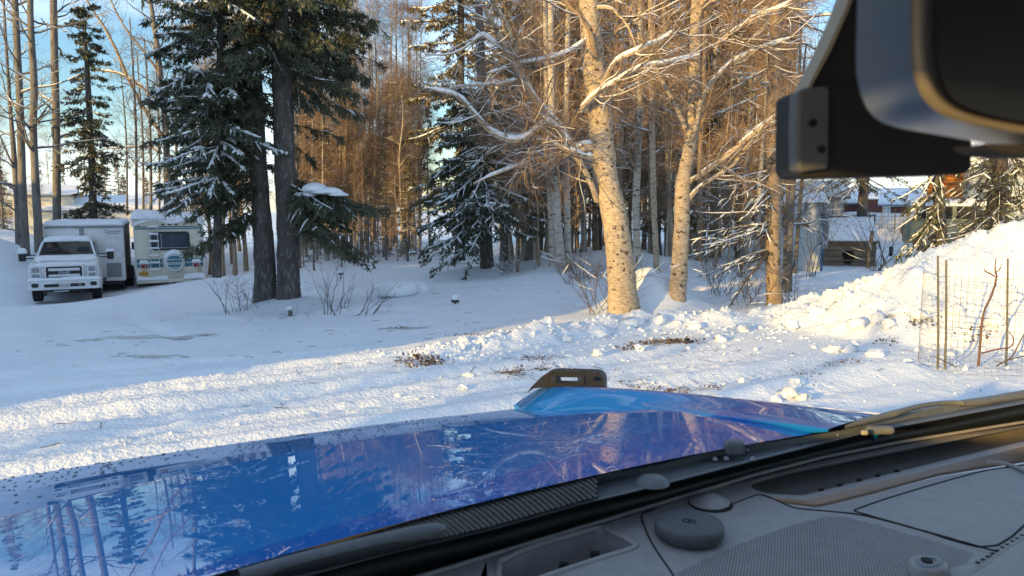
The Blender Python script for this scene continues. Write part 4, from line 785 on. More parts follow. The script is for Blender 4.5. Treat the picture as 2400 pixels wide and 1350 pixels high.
    for s in (-1, 1):
        for y in (1.05, 5.0):
            wv = mk('wheel', [lathe([(.16, -.02), (.20, 0), (.2, .12), (.24, .14), (.24, .2)], (s * .80, y, .40), 0, 24)], M['grey_paint'], t, True); wv.scale = (1, 1, 1)
            x0 = s * .72; prof = [(.25, -.11), (.36, -.135), (.395, -.12)]
            for q in np.linspace(-.10, .10, 7): prof += [(.40, q - .012), (.40, q + .008), (.385, q + .009), (.385, q + .016)]
            prof += [(.395, .12), (.36, .135), (.25, .11)]
            mk('tyre', [lathe(prof, (s * .84, y, .40), 0, 36)], M['tyre'], wv)
        mk('mirror', [prism(rrect(.2, .30, .04, 3, s * 1.28, 1.42), 1.72, 1.86), box(s * 1.06, 1.8, 1.47, .3, .05, .035), box(s * 1.06, 1.8, 1.36, .3, .05, .035)], M['black_plastic'], t, bevel=.012)
        mk('mirror_marker', [box(s * 1.385, 1.79, 1.42, .012, .09, .2)], M['amber'], t)
        mk('mirror_snow', [snowcap(s * 1.28 - .11, s * 1.28 + .11, 1.70, 1.88, .13 if s < 0 else .05, seed=s + 3, nx=10, ny=10, edge=.1, dz=lambda x, y: 1.575)], M['snow_top'], t, True)
    mk('axle', [cyl((-.75, 1.05, .36), (.75, 1.05, .36), .07), box(0, .5, .42, 1.3, .3, .14), box(.2, 1.0, .36, .3, .3, .26), box(0, 3.5, .45, .9, 5, .12), cyl((-.75, 5, .4), (.75, 5, .4), .07)], M['black_plastic'], t)
    mk('tow_bar', [box(-.12, .05, .40, .42, .03, .025)], M['chrome'], t)
    mk('front_step', [box(1.02, 3., .47, .12, 2.0, .06), box(-1.02, 3., .47, .12, 2.0, .06)], M['black_plastic'], t)
    hz = lambda x, y: 1.215 + .16 * sst(.1, 1.4, y) - .03 * (x / .95) ** 2
    mk('bonnet_snow', [snowcap(-.90, .90, .12, 1.50, .075, seed=2, nx=34, ny=30, edge=.12, dz=hz, amp=.6)], M['snow_top'], t, True)
    mk('roof_snow', [snowcap(-.68, .68, 2.10, 3.95, .13, seed=5, nx=26, ny=30, edge=.12, dz=lambda x, y: 1.93 - .03 * (x / .7) ** 2, amp=.3)], M['snow_top'], t, True)
    mk('bumper_snow', [snowcap(-.98, .98, -.08, .10, .07, seed=8, nx=46, ny=8, edge=.07, dz=lambda x, y: .78, amp=.9)], M['snow_top'], t, True)
    mk('bed_snow', [snowcap(-.95, .95, 4.1, 6.1, .12, seed=9, nx=16, ny=18, dz=lambda x, y: 1.36)], M['snow_top'], t, True)
    # snow caked along the windscreen edge and side
    for s in (-1, 1): mk('pillar_snow', [tubes(np.array([[(s * .84, 1.50, 1.45), (s * .80, 1.68, 1.58), (s * .76, 1.86, 1.72), (s * .70, 2.06, 1.87)]]), np.array([[.03, .025, .035, .04]]), 6)], M['snow_top'], t, True)
    return t
pt = P(155, 708, 23.6); az = math.atan2(pt[0], pt[1])
pickup((pt[0], pt[1], tz(pt[0], pt[1]) - .02), -az - math.radians(4))

# camper seen from behind, its rear wall at y=0
def camper(loc, rz):
    t = thing('camper', 'cream camper with teal stripes, rear ladder and covered spare wheel, snow on its roof', 'camper', loc, rz)
    W, H0, H1 = 1.20, .30, 2.52
    mk('body', [prism([(-W, H0 + .1), (-W + .1, H0), (W - .1, H0), (W, H0 + .1), (W, H1 - .10), (W - .08, H1), (-W + .08, H1), (-W, H1 - .10)], 0, 6.2)], M['cream'], t, bevel=.02)
    mk('lower_skirt', [prism([(-W + .02, .12), (W - .02, .12), (W - .02, .30), (-W + .02, .30)], .02, 6.1)], M['cream'], t, bevel=.02)
    for s in (-1, 1): mk('corner_trim', [box(s * (W - .02), -.012, 1.45, .05, .03, 2.15)], M['dirty_white'], t, bevel=.008)
    for z, h in ((2.26, .035), (2.20, .03), (2.165, .014)): mk('stripe', [box(0, -.006, z, 2 * W - .1, .012, h)], M['teal'], t)
    for x0, x1, z, h in ((-1.14, -.28, .98, .13), (.52, 1.14, .98, .13), (-1.14, -.26, .80, .13), (.50, 1.14, .80, .13)): mk('stripe', [box((x0 + x1) / 2, -.006, z, x1 - x0, .012, h)], M['teal'], t)
    for x0, x1 in ((-1.17, -.25), (.52, 1.17)): mk('moulding', [box((x0 + x1) / 2, -.012, .888, x1 - x0, .024, .022)], M['dirty_white'], t, bevel=.004)
    w = mk('rear_window', [ringprism(rrect(1.32, .70, .12, 5, .04, 1.72), rrect(1.20, .58, .08, 5, .04, 1.72), -.04, .01)], M['black_plastic'], t, bevel=.006)
    mk('pane', [prism(rrect(1.21, .59, .08, 5, .04, 1.72), -.012, -.004)], mat('camper_window_glass', (.03, .045, .08), (.015, .022, .04), .12, 4, 4, spec=.7), w)
    mk('frame_line', [box(.04, -.03, 1.46, 1.16, .01, .012), box(-.28, -.02, 1.72, .012, .012, .56)], M['chrome'], w)
    for x in (-1.08, -.20, .03, .26, 1.07): mk('marker_lamp', [box(x, -.02, 2.33, .12, .03, .045)], M['red_dark'], t, bevel=.006)
    ld = thing('ladder', None, None); ld.parent = t
    for x in (-.68, -.38): mk('ladder_rail', [tubes(np.array([[(x + (.09 if False else 0), -.10, .62), (x, -.12, 1.2), (x - .02, -.12, 1.9), (x - .03, -.12, 2.45), (x - .03, -.06, 2.62), (x - .03, .2, 2.66)]]), np.full((1, 6), .016), 8)], M['dirty_white'], ld, True)
    for z in np.linspace(.66, 2.26, 7): 
        rg = mk('ladder_rung', [cyl((-.71, -.12, z), (-.37, -.12, z), .018, k=8)], M['dirty_white'], ld, True)
    for z in np.linspace(.66, 2.26, 7): mk('rung_snow', [snowcap(-.72, -.36, -.15, -.09, .035, seed=int(z * 7), nx=10, ny=4, edge=.03, over=.0, dz=lambda x, y, z=z: z + .01)], M['snow_top'], ld, True)
    sw = mk('spare_wheel', [lathe([(0, -.24), (.25, -.245), (.31, -.23), (.36, -.20), (.375, -.12), (.37, -.03), (.3, .0)], (.13, 0, .93), 1, 36)], M['dirty_white'], t, True)
    def seg(z0, z1, R=.26):
        pts = [(.13 + math.sqrt(max(R * R - (z - .93) ** 2, 0)), z) for z in np.linspace(z0, z1, 8)]; pts += [(.26 - x, z) for x, z in pts[::-1]]; return prism(pts, -.252, -.243)
    mk('cover_stripe', [seg(1.04, 1.17)], M['teal'], sw); mk('cover_stripe', [seg(.92, 1.01)], M['teal'], sw); mk('cover_stripe', [seg(.74, .835)], M['teal'], sw); mk('cover_stripe', [seg(.685, .715)], M['teal'], sw)
    lettering('Minnie Winnie', .075, M['print_black'], sw, (.13, -.252, .88), depth=.001, shear=.3)
    mk('cover_snow', [loft([[(.13 + .385 * k_ * math.cos(a), y, .93 + .39 * k_ * math.sin(a) + dz) for a in np.linspace(.35, 2.79, 16)] + [(.13 + .30 * k_ * math.cos(a), y, .93 + .30 * math.sin(a)) for a in np.linspace(2.6, .5, 10)] for y, k_, dz in ((-.26, .93, 0), (-.2, 1.03, .04), (-.1, 1.06, .06), (0, 1.0, .03))])], M['snow_top'], sw, True)
    for s in (-1, 1):
        tl = mk('tail_light', [prism(rrect(.27, .26, .03, 3, s * .90, .80), -.06, .0)], M['dirty_white'], t, bevel=.01)
        mk('lens', [prism(rrect(.21, .14, .02, 3, s * .90, .78), -.075, -.055)], M['red_lens'], tl); mk('reversing_lens', [prism(rrect(.035, .09, .01, 2, s * .90 + .03, .78), -.082, -.07)], M['lamp_glass'], tl)
        mk('lamp_snow', [snowcap(s * .90 - .14, s * .90 + .14, -.09, .0, .09, seed=s + 9, nx=12, ny=6, edge=.08, dz=lambda x, y: .925)], M['snow_top'], tl, True)
    pl = mk('licence_plate', [prism(rrect(.30, .155, .02, 2, -.92, .50), -.03, -.018), box(-.92, -.03, .60, .08, .03, .05)], M['yellow'], t)
    lettering('AK 74', .075, M['print_black'], pl, (-.92, -.033, .50), depth=.001)
    mk('bumper', [prism(rrect(2.36, .15, .05, 3, .02, .24), -.22, -.05)], M['cream'], t, bevel=.02)
    mk('moulding', [box(0, -.012, .55, 2 * W - .14, .02, .018)], M['dirty_white'], t)
    mk('hitch', [box(.12, -.12, .06, .1, .3, .14)], M['black_plastic'], t)
    mk('bumper_snow', [snowcap(-1.15, -.1, -.24, -.02, .10, seed=14, nx=30, ny=8, edge=.1, dz=lambda x, y: .31, amp=.9), snowcap(.45, 1.18, -.24, -.02, .17, seed=16, nx=24, ny=8, edge=.12, dz=lambda x, y: .31, amp=.5)], M['snow_top'], t, True)
    mk('roof_snow', [snowcap(-W, W, 0, 6.1, .24, seed=21, nx=60, ny=44, edge=.2, over=.05, dz=lambda x, y: H1 - .07 * sst(.9, 1.2, abs(x)) - .06 * (math.sin(x * 5 + 1) + 1) * (y < .12), amp=.6)], M['snow_top'], t, True)
    mk('roof_snow', [snowcap(-W - .05, -.12, -.02, 3.8, .30, seed=25, nx=30, ny=30, edge=.32, over=.03, dz=lambda x, y: H1 + .05, amp=.35)], M['snow_top'], t, True)
    mk('roof_box', [box(-.5, .5, 2.56, .25, .3, .12)], M['black_plastic'], t)
    for s in (-1, 1): mk('side_mirror', [box(s * (W + .14), 5.6, 1.3, .16, .06, .32)], M['black_plastic'], t, bevel=.02)
    for s in (-1, 1):
        wh = mk('wheel', [lathe([(.05, -.1), (.18, -.1), (.18, .1)], (s * .95, 1.7, .12), 0, 20)], M['grey_paint'], t, True); mk('tyre', [lathe([(.2, -.12), (.36, -.12), (.38, 0), (.36, .12), (.2, .12)], (s * .95, 1.7, .12), 0, 26)], M['tyre'], wh, True)
    return t
pc = P(402, 662, 28.2); az = math.atan2(pc[0], pc[1]); zc = pc[2] - .14
camper((pc[0], pc[1], zc), -az + math.radians(1))

def cargo_trailer(loc, rz):
    t = thing('cargo_trailer', 'white enclosed cargo trailer with snow on its roof between pickup and camper', 'trailer', loc, rz)
    x0, x1, zb, zt, Ln = -2.5, 0, .42, 2.50, 4.4
    mk('body', [prism([(x0, zb), (x1, zb), (x1, zt - .05), (x1 - .1, zt), (x0 + .1, zt), (x0, zt - .05)], 0, Ln)], M['dirty_white'], t, bevel=.02)
    mk('panel', [box(-1.94, -.006, 1.4, 1.06, .012, 1.86)], M['white_paint'], t, bevel=.003); mk('panel', [box(-.66, -.006, 1.4, 1.16, .012, 1.86)], M['white_paint'], t, bevel=.003)
    mk('centre_post', [box(-1.33, -.02, 1.44, .14, .04, 1.96)], M['steel_grey'], t, bevel=.01)
    mk('roof_rail', [box(-1.25, -.02, 2.40, 2.5, .05, .045), box(.012, Ln / 2, 2.40, .03, Ln, .05)], M['grey_paint'], t, bevel=.008)
    mk('corner_guard', [box(.006, .16, 1.36, .02, .30, 1.76)], M['aluminium'], t)
    mk('side_panel', [box(.004, 2.4, 1.4, .01, 3.9, 1.9)], M['steel_grey'], t)
    mk('access_flap', [prism(rrect(.48, .52, .02, 2, -.36, .82), -.022, -.008)], M['steel_grey'], t, bevel=.003)
    lettering('Carmate', .15, M['print_black'], t, (-.36, -.016, 2.24), shear=.35, depth=.002); mk('logo_swoosh', [box(-.34, -.015, 2.15, .4, .006, .018)], M['teal'], t)
    mk('fender', [loft([[(xx, 1.5 + math.cos(a) * rr, .42 + math.sin(a) * rr) for rr, aa in ((.46, 0), (.40, 1)) for a in (np.linspace(0, math.pi, 10) if aa == 0 else np.linspace(math.pi, 0, 10))] for xx in (0, .2)])], M['black_plastic'], t)
    wh = mk('wheel', [lathe([(.05, 0), (.2, .02), (.2, .1)], (.04, 1.5, .36), 0, 20)], M['grey_paint'], t, True); mk('tyre', [lathe([(.2, -.1), (.34, -.1), (.36, 0), (.34, .1), (.2, .1)], (.08, 1.5, .36), 0, 26)], M['tyre'], wh, True)
    mk('chassis', [box(-1.25, 2.1, .34, 2.3, 4.2, .1), box(-.1, .5, .2, .08, .08, .3)], M['black_plastic'], t)
    mk('roof_snow', [snowcap(x0, x1, 0, Ln, .13, seed=31, nx=40, ny=34, edge=.13, over=.03, dz=lambda x, y: zt - .01, amp=.35)], M['snow_top'], t, True)
    return t
pr_ = P(296, 668, 27.4); az = math.atan2(pr_[0], pr_[1])
cargo_trailer((pr_[0], pr_[1], pr_[2] - .25), -az + math.radians(-3))
# long low snow covered roof behind the trailer
def house(name, label, cat, px, row, Y, w, d, h, roof_h, wall, rz=0, over=.25, snow=.25, door=None, wins=(), gable='y', extra=None, board=None):
    p = P(px, row, Y); z = p[2]; t = thing(name, label, cat, (p[0], p[1], z), rz)
    if gable == 'y': mk('wall', [prism([(-w / 2, -.4), (w / 2, -.4), (w / 2, h), (0, h + roof_h), (-w / 2, h)], 0, d)], M[wall], t)
    else: mk('wall', [prism([(0, -.4), (d, -.4), (d, h), (d / 2, h + roof_h), (0, h)], -w / 2, w / 2, 0)], M[wall], t)
    def slab(a, b, th, off):
        (ax, az_), (bx, bz) = a, b; n = np.array([-(bz - az_), bx - ax]); n = n / np.linalg.norm(n) * (1 if n[1] > 0 else -1); pts = [(ax + n[0] * off, az_ + n[1] * off), (bx + n[0] * off, bz + n[1] * off), (bx + n[0] * (off + th), bz + n[1] * (off + th)), (ax + n[0] * (off + th), az_ + n[1] * (off + th))]
        return prism(pts, -over, d + over) if gable == 'y' else prism(pts, -w / 2 - over, w / 2 + over, 0)
    half = (w if gable == 'y' else d) / 2; c0 = 0 if gable == 'y' else d / 2; sl = roof_h / half
    for s in (-1, 1):
        a, b = (c0 + s * (half + over), h - over * sl), (c0, h + roof_h)
        rf = mk('roof', [slab(a, b, .06, .003)], M['grey_paint'], t)
        mk('roof_snow', [slab((a[0] + s * .04, a[1] - .02), b, snow, .066)], M['snow_top'], t, bevel=snow * .42, seg=4)
    if door: mk('door', [box(door[0], -.02, door[2] / 2, door[1], .05, door[2])], M[door[3]], t, bevel=.01)
    for (wx, wz, ww, wh) in wins:
        f = mk('window', [ringprism(rrect(ww + .12, wh + .12, .01, 1, wx, wz), rrect(ww, wh, .01, 1, wx, wz), -.05, 0)], M['dirty_white'], t); mk('pane', [box(wx, -.012, wz, ww, .01, wh)], M['dark_glass'], f)
    return t
house('outbuilding', 'low outbuilding under deep snow behind the white trailer', 'outbuilding', 300, 545, 48, 9, 6, 1.4, .7, 'dirty_white', rz=.45, snow=.3, gable='x')
house('outbuilding', 'cream shed wall glimpsed between the left trunks behind the trailer', 'shed', 108, 560, 46, 3.2, 4, 2.7, .5, 'cream', rz=.5, snow=.15, gable='x')

# ------------------------------------------------------------------ right-hand yard
ps = P(1880, 628, 19.0)
sh = thing('shed', 'pale blue flat sided shed with blue corner trim and a snowy roof', 'shed', (ps[0], ps[1], ps[2]), -.36)
mk('wall', [box(0, .9, .75, .92, 1.8, 1.75)], M['pale_blue'], sh, bevel=.01)
mk('roof', [box(0, .9, 1.66, 1.06, 2.0, .06)], M['grey_paint'], sh)
mk('corner_trim', [box(.455, -.012, .75, .05, .03, 1.75)], M['blue_trim'], sh)
mk('side_board', [box(.52, .02, .95, .12, .03, .9)], M['grey_paint'], sh, bevel=.01)
mk('vent', [ringprism(rrect(.30, .16, .01, 1, -.02, 1.12), rrect(.24, .10, .01, 1, -.02, 1.12), -.03, 0)], M['plywood'], sh); mk('vent_grille', [box(-.02, -.008, 1.12, .24, .01, .1)], mat('brown_vent', (.16, .08, .04), None, .8), sh)
mk('hinge', [box(.42, -.03, .62, .07, .03, .05), box(.42, -.03, 1.35, .07, .03, .05)], M['black_plastic'], sh)
mk('roof_snow', [snowcap(-.53, .53, -.1, 1.9, .22, seed=41, nx=16, ny=16, edge=.2, dz=lambda x, y: 1.69)], M['snow_top'], sh, True)
# slatted play hut / hutch
pp = P(1990, 626, 22.0); hut = thing('play_hut', 'small wooden hut with a sloping snow covered roof and a broken square opening', 'play hut', (pp[0], pp[1], pp[2]), -.30)
for z, sgs in ((.08, ((-.66, -.15), (.05, .66))), (.24, ((-.66, -.18), (.12, .66))), (.40, ((-.66, -.2), (.1, .66))), (.56, ((-.66, .66),)), (.68, ((-.66, .66),))):
    for a, b in sgs: mk('board', [box((a + b) / 2, 0, z, b - a, .025, .145 if z < .6 else .09)], M['plywood'], hut, bevel=.004)
mk('sill_board', [box(-.02, -.01, .20, .36, .03, .03)], M['plywood'], hut)
for x in (-.68, .68): mk('corner_post', [box(x, .02, .36, .05, .06, .78)], M['plywood'], hut)
mk('side_wall', [box(-.67, .5, .36, .02, 1., .7), box(.67, .5, .36, .02, 1., .7)], M['plywood'], hut); mk('back_wall', [box(0, 1.0, .5, 1.34, .02, 1.0)], M['plywood'], hut)
mk('roof', [prism([(-.12, .72), (-.12, .76), (1.0, 1.42), (1.0, 1.38)], -.74, .74, 0)], M['plywood'], hut)
mk('roof_snow', [prism([(-.16, .76), (-.14, .87), (.2, 1.08), (.95, 1.49), (1.02, 1.43)], -.73, .73, 0)], M['snow_top'], hut, bevel=.045, seg=4)
mk('tarp_cover', [prism([(-.17, .765), (-.17, .78), (-.02, .87), (-.02, .855)], -.75, .75, 0)], M['tarp'], hut)
# metal frame standing over it
fr = thing('swing_frame', 'thin metal pipe frame standing behind and right of the wooden hut', 'metal frame', (pp[0], pp[1] + .9, pp[2]), -.30)
mk('top_rail', [cyl((-.66, 0, 1.45), (1.02, 0, 1.52), .018, k=8)], M['black_plastic'], fr)
for a, b in (((-.66, 0, .0), (-.66, 0, 1.45)), ((1.02, 0, -.1), (1.02, 0, 1.56)), ((1.02, -.1, 1.2), (1.3, -.5, 0)), ((.9, 0, 1.5), (.86, .2, 0))): mk('leg', [cyl(a, b, .017, k=8)], M['black_plastic'], fr)
bk = P(2088, 592, 24); tag(mk('bucket', [lathe([(0, 0), (.05, 0), (.06, .3), (.05, .32), (0, .32)], (0, 0, 0), 2, 12)], M['black_plastic'], loc=tuple(bk - [0, 0, .12])), 'short black tube sticking out of the snow right of the pipe frame', 'tube')
lg = P(2030, 640, 20.5); lgo = tag(mk('leaning_post', [cyl((0, 0, -.2), (.16, .1, 1.15), .055, .045, 9)], M['spruce_bark'], loc=tuple(lg)), 'leaning snow dusted stick in front of the wooden hut', 'post')
bx = P(1972, 535, 30); tag(mk('crate', [box(0, 0, .1, .5, .4, .3)], M['yellow'], loc=tuple(bx), bevel=.01), 'small yellowish box standing on the snow behind the hut', 'box')
# trailer with the round spare wheel, lit
pv = P(2183, 548, 34); tv = thing('camper_trailer', 'old cream van trailer with a round spare wheel and a tall snow dome', 'trailer', (pv[0], pv[1], pv[2]), -.45)
mk('body', [prism([(x * .95, z) for x, z in rrect(1.5, 1.15, .2, 4, 0, .75)], 0, 3.)], M['cream'], tv, bevel=.03)
mk('roof_snow', [snowcap(-.75, .75, -.05, 3., .5, seed=51, nx=20, ny=20, edge=.5, over=.06, dz=lambda x, y: 1.22, amp=.15)], M['snow_top'], tv, True)
sw = mk('spare_wheel', [lathe([(.17, -.12), (.26, -.13), (.29, -.07), (.28, .0)], (.0, 0, .78), 1, 24)], M['tyre'], tv, True); mk('hub', [lathe([(0, -.125), (.13, -.12), (.18, -.10), (.18, 0)], (.0, 0, .78), 1, 24)], M['dirty_white'], sw, True)
mk('bumper', [box(0, -.08, .18, 1.5, .12, .1)], M['dirty_white'], tv, bevel=.02); mk('roof_edge', [box(0, -.03, 1.2, 1.5, .05, .06)], M['plywood'], tv)
for s in (-1, 1): mk('wheel', [lathe([(0, -.08), (.24, -.08), (.26, 0), (.24, .08), (0, .08)], (s * .62, 2.0, .12), 0, 20)], M['tyre'], tv, True)
house('garage', 'white garage with a dark red door under a snowy roof', 'garage', 2132, 535, 44, 3.0, 5, 1.35, .45, 'dirty_white', rz=-.5, door=(-.55, 1.0, 1.25, 'red_wall'), snow=.3, gable='x')
house('barn', 'dark red shed behind the spruce trunk, deep snow on its roof', 'shed', 1945, 512, 50, 3.8, 4, 1.0, .5, 'red_wall', rz=-.3, snow=.32, gable='x')
house('house', 'far house with a sunlit roof edge beyond the yard', 'house', 2085, 492, 62, 5.0, 5, .9, .7, 'red_wall', rz=-.3, snow=.25, gable='x')
house('outbuilding', 'white snow topped outbuilding behind the pale blue shed', 'outbuilding', 1900, 535, 33, 2.6, 3, 1.35, .4, 'pale_blue', rz=-.3, snow=.35, gable='x')
# log cabin
pl_ = P(2300, 505, 30); lc = thing('log_cabin', 'orange log cabin wall under a snowy roof behind the right spruces', 'log cabin', (pl_[0], pl_[1], pl_[2]), -.75)
for k_ in range(14): mk('log', [cyl((-2.0, 0, .1 + k_ * .155), (3.0, 0, .1 + k_ * .155), .082, k=9)], M['log'], lc, True); mk('log', [cyl((-2.0 + .1, .05, .1 + k_ * .155 + .07), (-1.9, 4, .1 + k_ * .155 + .07), .082, k=9)], M['log'], lc, True)
mk('gable', [prism([(-2.2, 2.2), (3., 2.2), (.4, 3.2)], .0, .1)], M['log'], lc)
for a, b in (((-2.7, 2.1), (.4, 3.3)), ((3.5, 2.1), (.4, 3.3))):
    mk('roof', [prism([a, b, (b[0], b[1] + .08), (a[0], a[1] + .08)], -.5, 4.4)], M['plywood'], lc); mk('roof_snow', [prism([(a[0], a[1] + .085), (b[0], b[1] + .085), (b[0], b[1] + .38), (a[0], a[1] + .32)], -.5, 4.4)], M['snow_top'], lc, bevel=.1, seg=3)
house('house', 'grey blue clapboard house at the right edge behind the spruce boughs', 'house', 2440, 560, 26, 4.6, 6, 2.6, .9, 'pale_blue', rz=-.5, snow=.3, wins=((-1.3, 1.6, .7, .8), (.6, 1.6, .7, .8)), gable='x')
# old green car behind the boughs
pg = P(2262, 585, 20.0); gc = thing('parked_car', 'old faded green wagon half hidden behind the right spruce boughs', 'car', (pg[0], pg[1], pg[2] - .1), -.5 + math.pi / 2 * 0)
mk('body', [prism([(-1.5, .25), (1.5, .25), (1.55, .75), (1.4, .86), (-1.4, .86), (-1.55, .7)], 0, 1.6)], M['green_paint'], gc, bevel=.05)
mk('cab', [prism([(-1.35, .84), (1.2, .84), (.9, 1.32), (-1.1, 1.32)], .08, 1.52)], M['green_paint'], gc, bevel=.04)
for a, b in ((-1.12, -.35), (-.25, .35), (.45, .95)): mk('side_window', [prism([(a, .92), (b, .92), (b - (.12 if b > .5 else 0), 1.24), (a + (.1 if a < -1 else 0), 1.24)], .06, .075)], M['dark_glass'], gc)
for x in (-.95, .95): wh = mk('wheel', [lathe([(0, -.02), (.16, -.02), (.16, .1)], (x, 0, .28), 1, 18)], M['chrome'], gc, True); mk('tyre', [lathe([(.17, -.03), (.29, -.03), (.30, .08), (.28, .17), (.17, .17)], (x, 0, .28), 1, 22)], M['tyre'], wh, True)
mk('tail_light', [box(-1.53, .1, .6, .05, .1, .2)], M['red_lens'], gc)
mk('roof_snow', [snowcap(-1.1, .9, .1, 1.5, .14, seed=61, nx=16, ny=12, dz=lambda x, y: 1.31)], M['snow_top'], gc, True)
# poles
for i, (px, rw, Y, top) in enumerate([(2224, 520, 60, 330), (2232, 520, 64, 350)]):
    a, b = P(px, rw, Y), P(px, top, Y); po = thing('utility_pole', ['tall utility pole above the far garage roof', 'shorter utility pole just right of the taller one'][i], 'utility pole', tuple(a)); mk('pole', [cyl((0, 0, -.5), tuple(b - a), .13, .1, 10)], M['spruce_bark'], po, True); mk('crossarm', [box(0, 0, (b - a)[2] - .5, 1.8, .1, .12)], M['spruce_bark'], po)
# yard wire panel fence
fa = thing('wire_fence', 'thin wire panel fence in front of the far snow heap', 'fence', tuple(P(2060, 540, 32)), -.25)
for x in np.linspace(-.9, 1.1, 5): mk('fence_post', [cyl((x, 0, -.2), (x, 0, .95), .018, k=6)], M['metal_post'], fa)
mk('fence_wire', [tubes(np.array([[(-.9, 0, z), (0, 0, z), (1.1, 0, z)] for z in np.linspace(.1, .92, 6)]), np.full((6, 3), .006), 4), tubes(np.array([[(x, 0, 0), (x, 0, .5), (x, 0, .92)] for x in np.linspace(-.9, 1.1, 14)]), np.full((14, 3), .005), 4)], M['wire'], fa)

# ------------------------------------------------------------------ small things on the snow
# snow covered round object in the clearing
pb = G(930, 694); so = thing('covered_dinghy', 'rounded hump of snow over a dark rimmed object in the clearing', 'covered boat', (pb[0], pb[1], pb[2]), .1)
s_ = pb[1] / FPX; prof = [(0, .40), (.3, .40), (.48, .36), (.56, .25), (.55, .10), (.46, .01), (.2, 0), (0, 0)]
V, Fq = lathe(prof, (0, 0, 0), 2, 32); V = V * [1., 1.2, 1] * (1 + .05 * fbm(V[:, 0] * 3, V[:, 1] * 3 + V[:, 2] * 2, 2)[:, None]); k_ = 52 * s_ / .56; mk('snow_cover', [(V * k_, Fq)], M['snow_top'], so, True)
mk('rim', [tubes(np.array([[(.49 * k_ * math.cos(a), .59 * k_ * math.sin(a), .02 + .05 * math.cos(a - 5.1)) for a in np.linspace(4.2, 5.9, 14)]]), np.full((1, 14), .022), 6)], M['black_plastic'], so)
hb = G(978, 686); V, Fq = lump(RS(5), 3); tag(mk('snow_mound', [(V / np.linalg.norm(V, axis=1, keepdims=True) * [.28, .3, .22], Fq)], M['snow'], smooth=True, loc=(hb[0], hb[1] + .3, hb[2] + .02)), 'small snow mound touching the right end of the covered hump', 'snow mound')
for i, (px, py, nm) in enumerate([(799, 655, 'black capped garden lamp topped with snow behind the spreading bush'), (1067, 711, 'black capped garden lamp nearly buried in the open clearing')]):
    p = G(px, py); o = thing('garden_lamp', nm, 'garden lamp', tuple(p)); hgt = .16 if i == 0 else .05
    mk('post', [cyl((0, 0, -.1), (0, 0, hgt), .018, k=8)], M['black_plastic'], o); mk('cap', [lathe([(0, hgt + .05), (.05, hgt + .045), (.085, hgt + .0), (.08, hgt - .015), (0, hgt - .015)], (0, 0, 0), 2, 14)], M['black_plastic'], o, True)
    mk('snow_cap', [lathe([(0, hgt + .14), (.05, hgt + .12), (.075, hgt + .06), (.06, hgt + .03), (0, hgt + .03)], (0, 0, 0), 2, 12)], M['snow_top'], o, True)
p = G(680, 741); st = thing('tree_stump', 'little snow dusted stump in front of the spruce pair', 'stump', tuple(p)); mk('wood', [cyl((0, 0, -.1), (.01, 0, .15), .05, .04, 9)], M['grey_bark'], st); mk('snow_cap', [snowcap(-.045, .045, -.045, .045, .03, nx=7, ny=7, edge=.04, over=0, dz=lambda x, y: .15)], M['snow_top'], st, True)
def litter(label, pts, n, seed, size=(.015, .05), twigs=30, hgt=.05):
    r = RS(seed); c = np.array([G(a, b) for a, b in pts]); i = r.randint(0, len(c), n); xy = c[i, :2] + r.randn(n, 2) * [.10, .07]; z = full_z(xy[:, 0], xy[:, 1]) + np.abs(r.randn(n)) * hgt * .5 + .006
    dr = norm(r.randn(n, 3) * [1, 1, .5]); V, Fq = blades(np.column_stack([xy, z]), dr, r.uniform(*size, n), r.uniform(size[0] * .35, size[1] * .4, n), r)
    T = np.zeros((twigs, 3, 3)); j = r.randint(0, len(c), twigs); T[:, 0, :2] = c[j, :2] + r.randn(twigs, 2) * .1; T[:, 0, 2] = full_z(T[:, 0, 0], T[:, 0, 1]) + .01; d = norm(r.randn(twigs, 3) * [1, 1, .25]) * r.uniform(.03, .14, (twigs, 1)); T[:, 1] = T[:, 0] + d * .5; T[:, 2] = T[:, 0] + d * 1.
    return tag(mk('leaf_litter', [(V, Fq), tubes(T, np.full((twigs, 3), .0025), 3)], M['leaf_litter'], kind='stuff'), label, 'leaf litter')
litter('brown leaf heap on the small lit ridge left of the blue bonnet bracket', [(945, 858), (965, 856), (985, 853), (1000, 850), (1010, 854), (1018, 858), (998, 852), (1004, 850)], 260, 1, hgt=.08)
litter('long strip of reddish bark litter below the birch bank', [(1470, 820), (1500, 812), (1530, 808), (1560, 804), (1590, 803), (1615, 802), (1575, 806), (1600, 804)], 420, 2, hgt=.04)
litter('thin scatter of straw and twigs behind the black bonnet bracket, left', [(1190, 882), (1200, 876), (1210, 884)], 60, 3, (.01, .04), 90, .03)
litter('thin scatter of straw and twigs behind the black bonnet bracket, right', [(1255, 872), (1270, 868), (1265, 862), (1250, 848), (1275, 848)], 90, 4, (.01, .04), 90, .03)
litter('brown litter in the packed snow right of the black bracket', [(1480, 908), (1540, 908), (1600, 912), (1650, 918), (1570, 910)], 200, 5, (.01, .035), 40, .02)
litter('dark crumbs in the shaded berm below the covered hump', [(935, 770), (950, 769), (1090, 783), (1110, 786), (1160, 778)], 110, 6, (.01, .035), 14, .02)
litter('brown leaves in the right bank beside the wire cage', [(2170, 765), (2150, 772), (2160, 780), (2080, 808), (2285, 790), (2300, 788)], 170, 7, (.02, .05), 20)
litter('dirt specks in the ploughed ridge at lower right', [(1975, 855), (1990, 850), (1960, 862), (1890, 888)], 120, 8, (.01, .03), 10, .02)
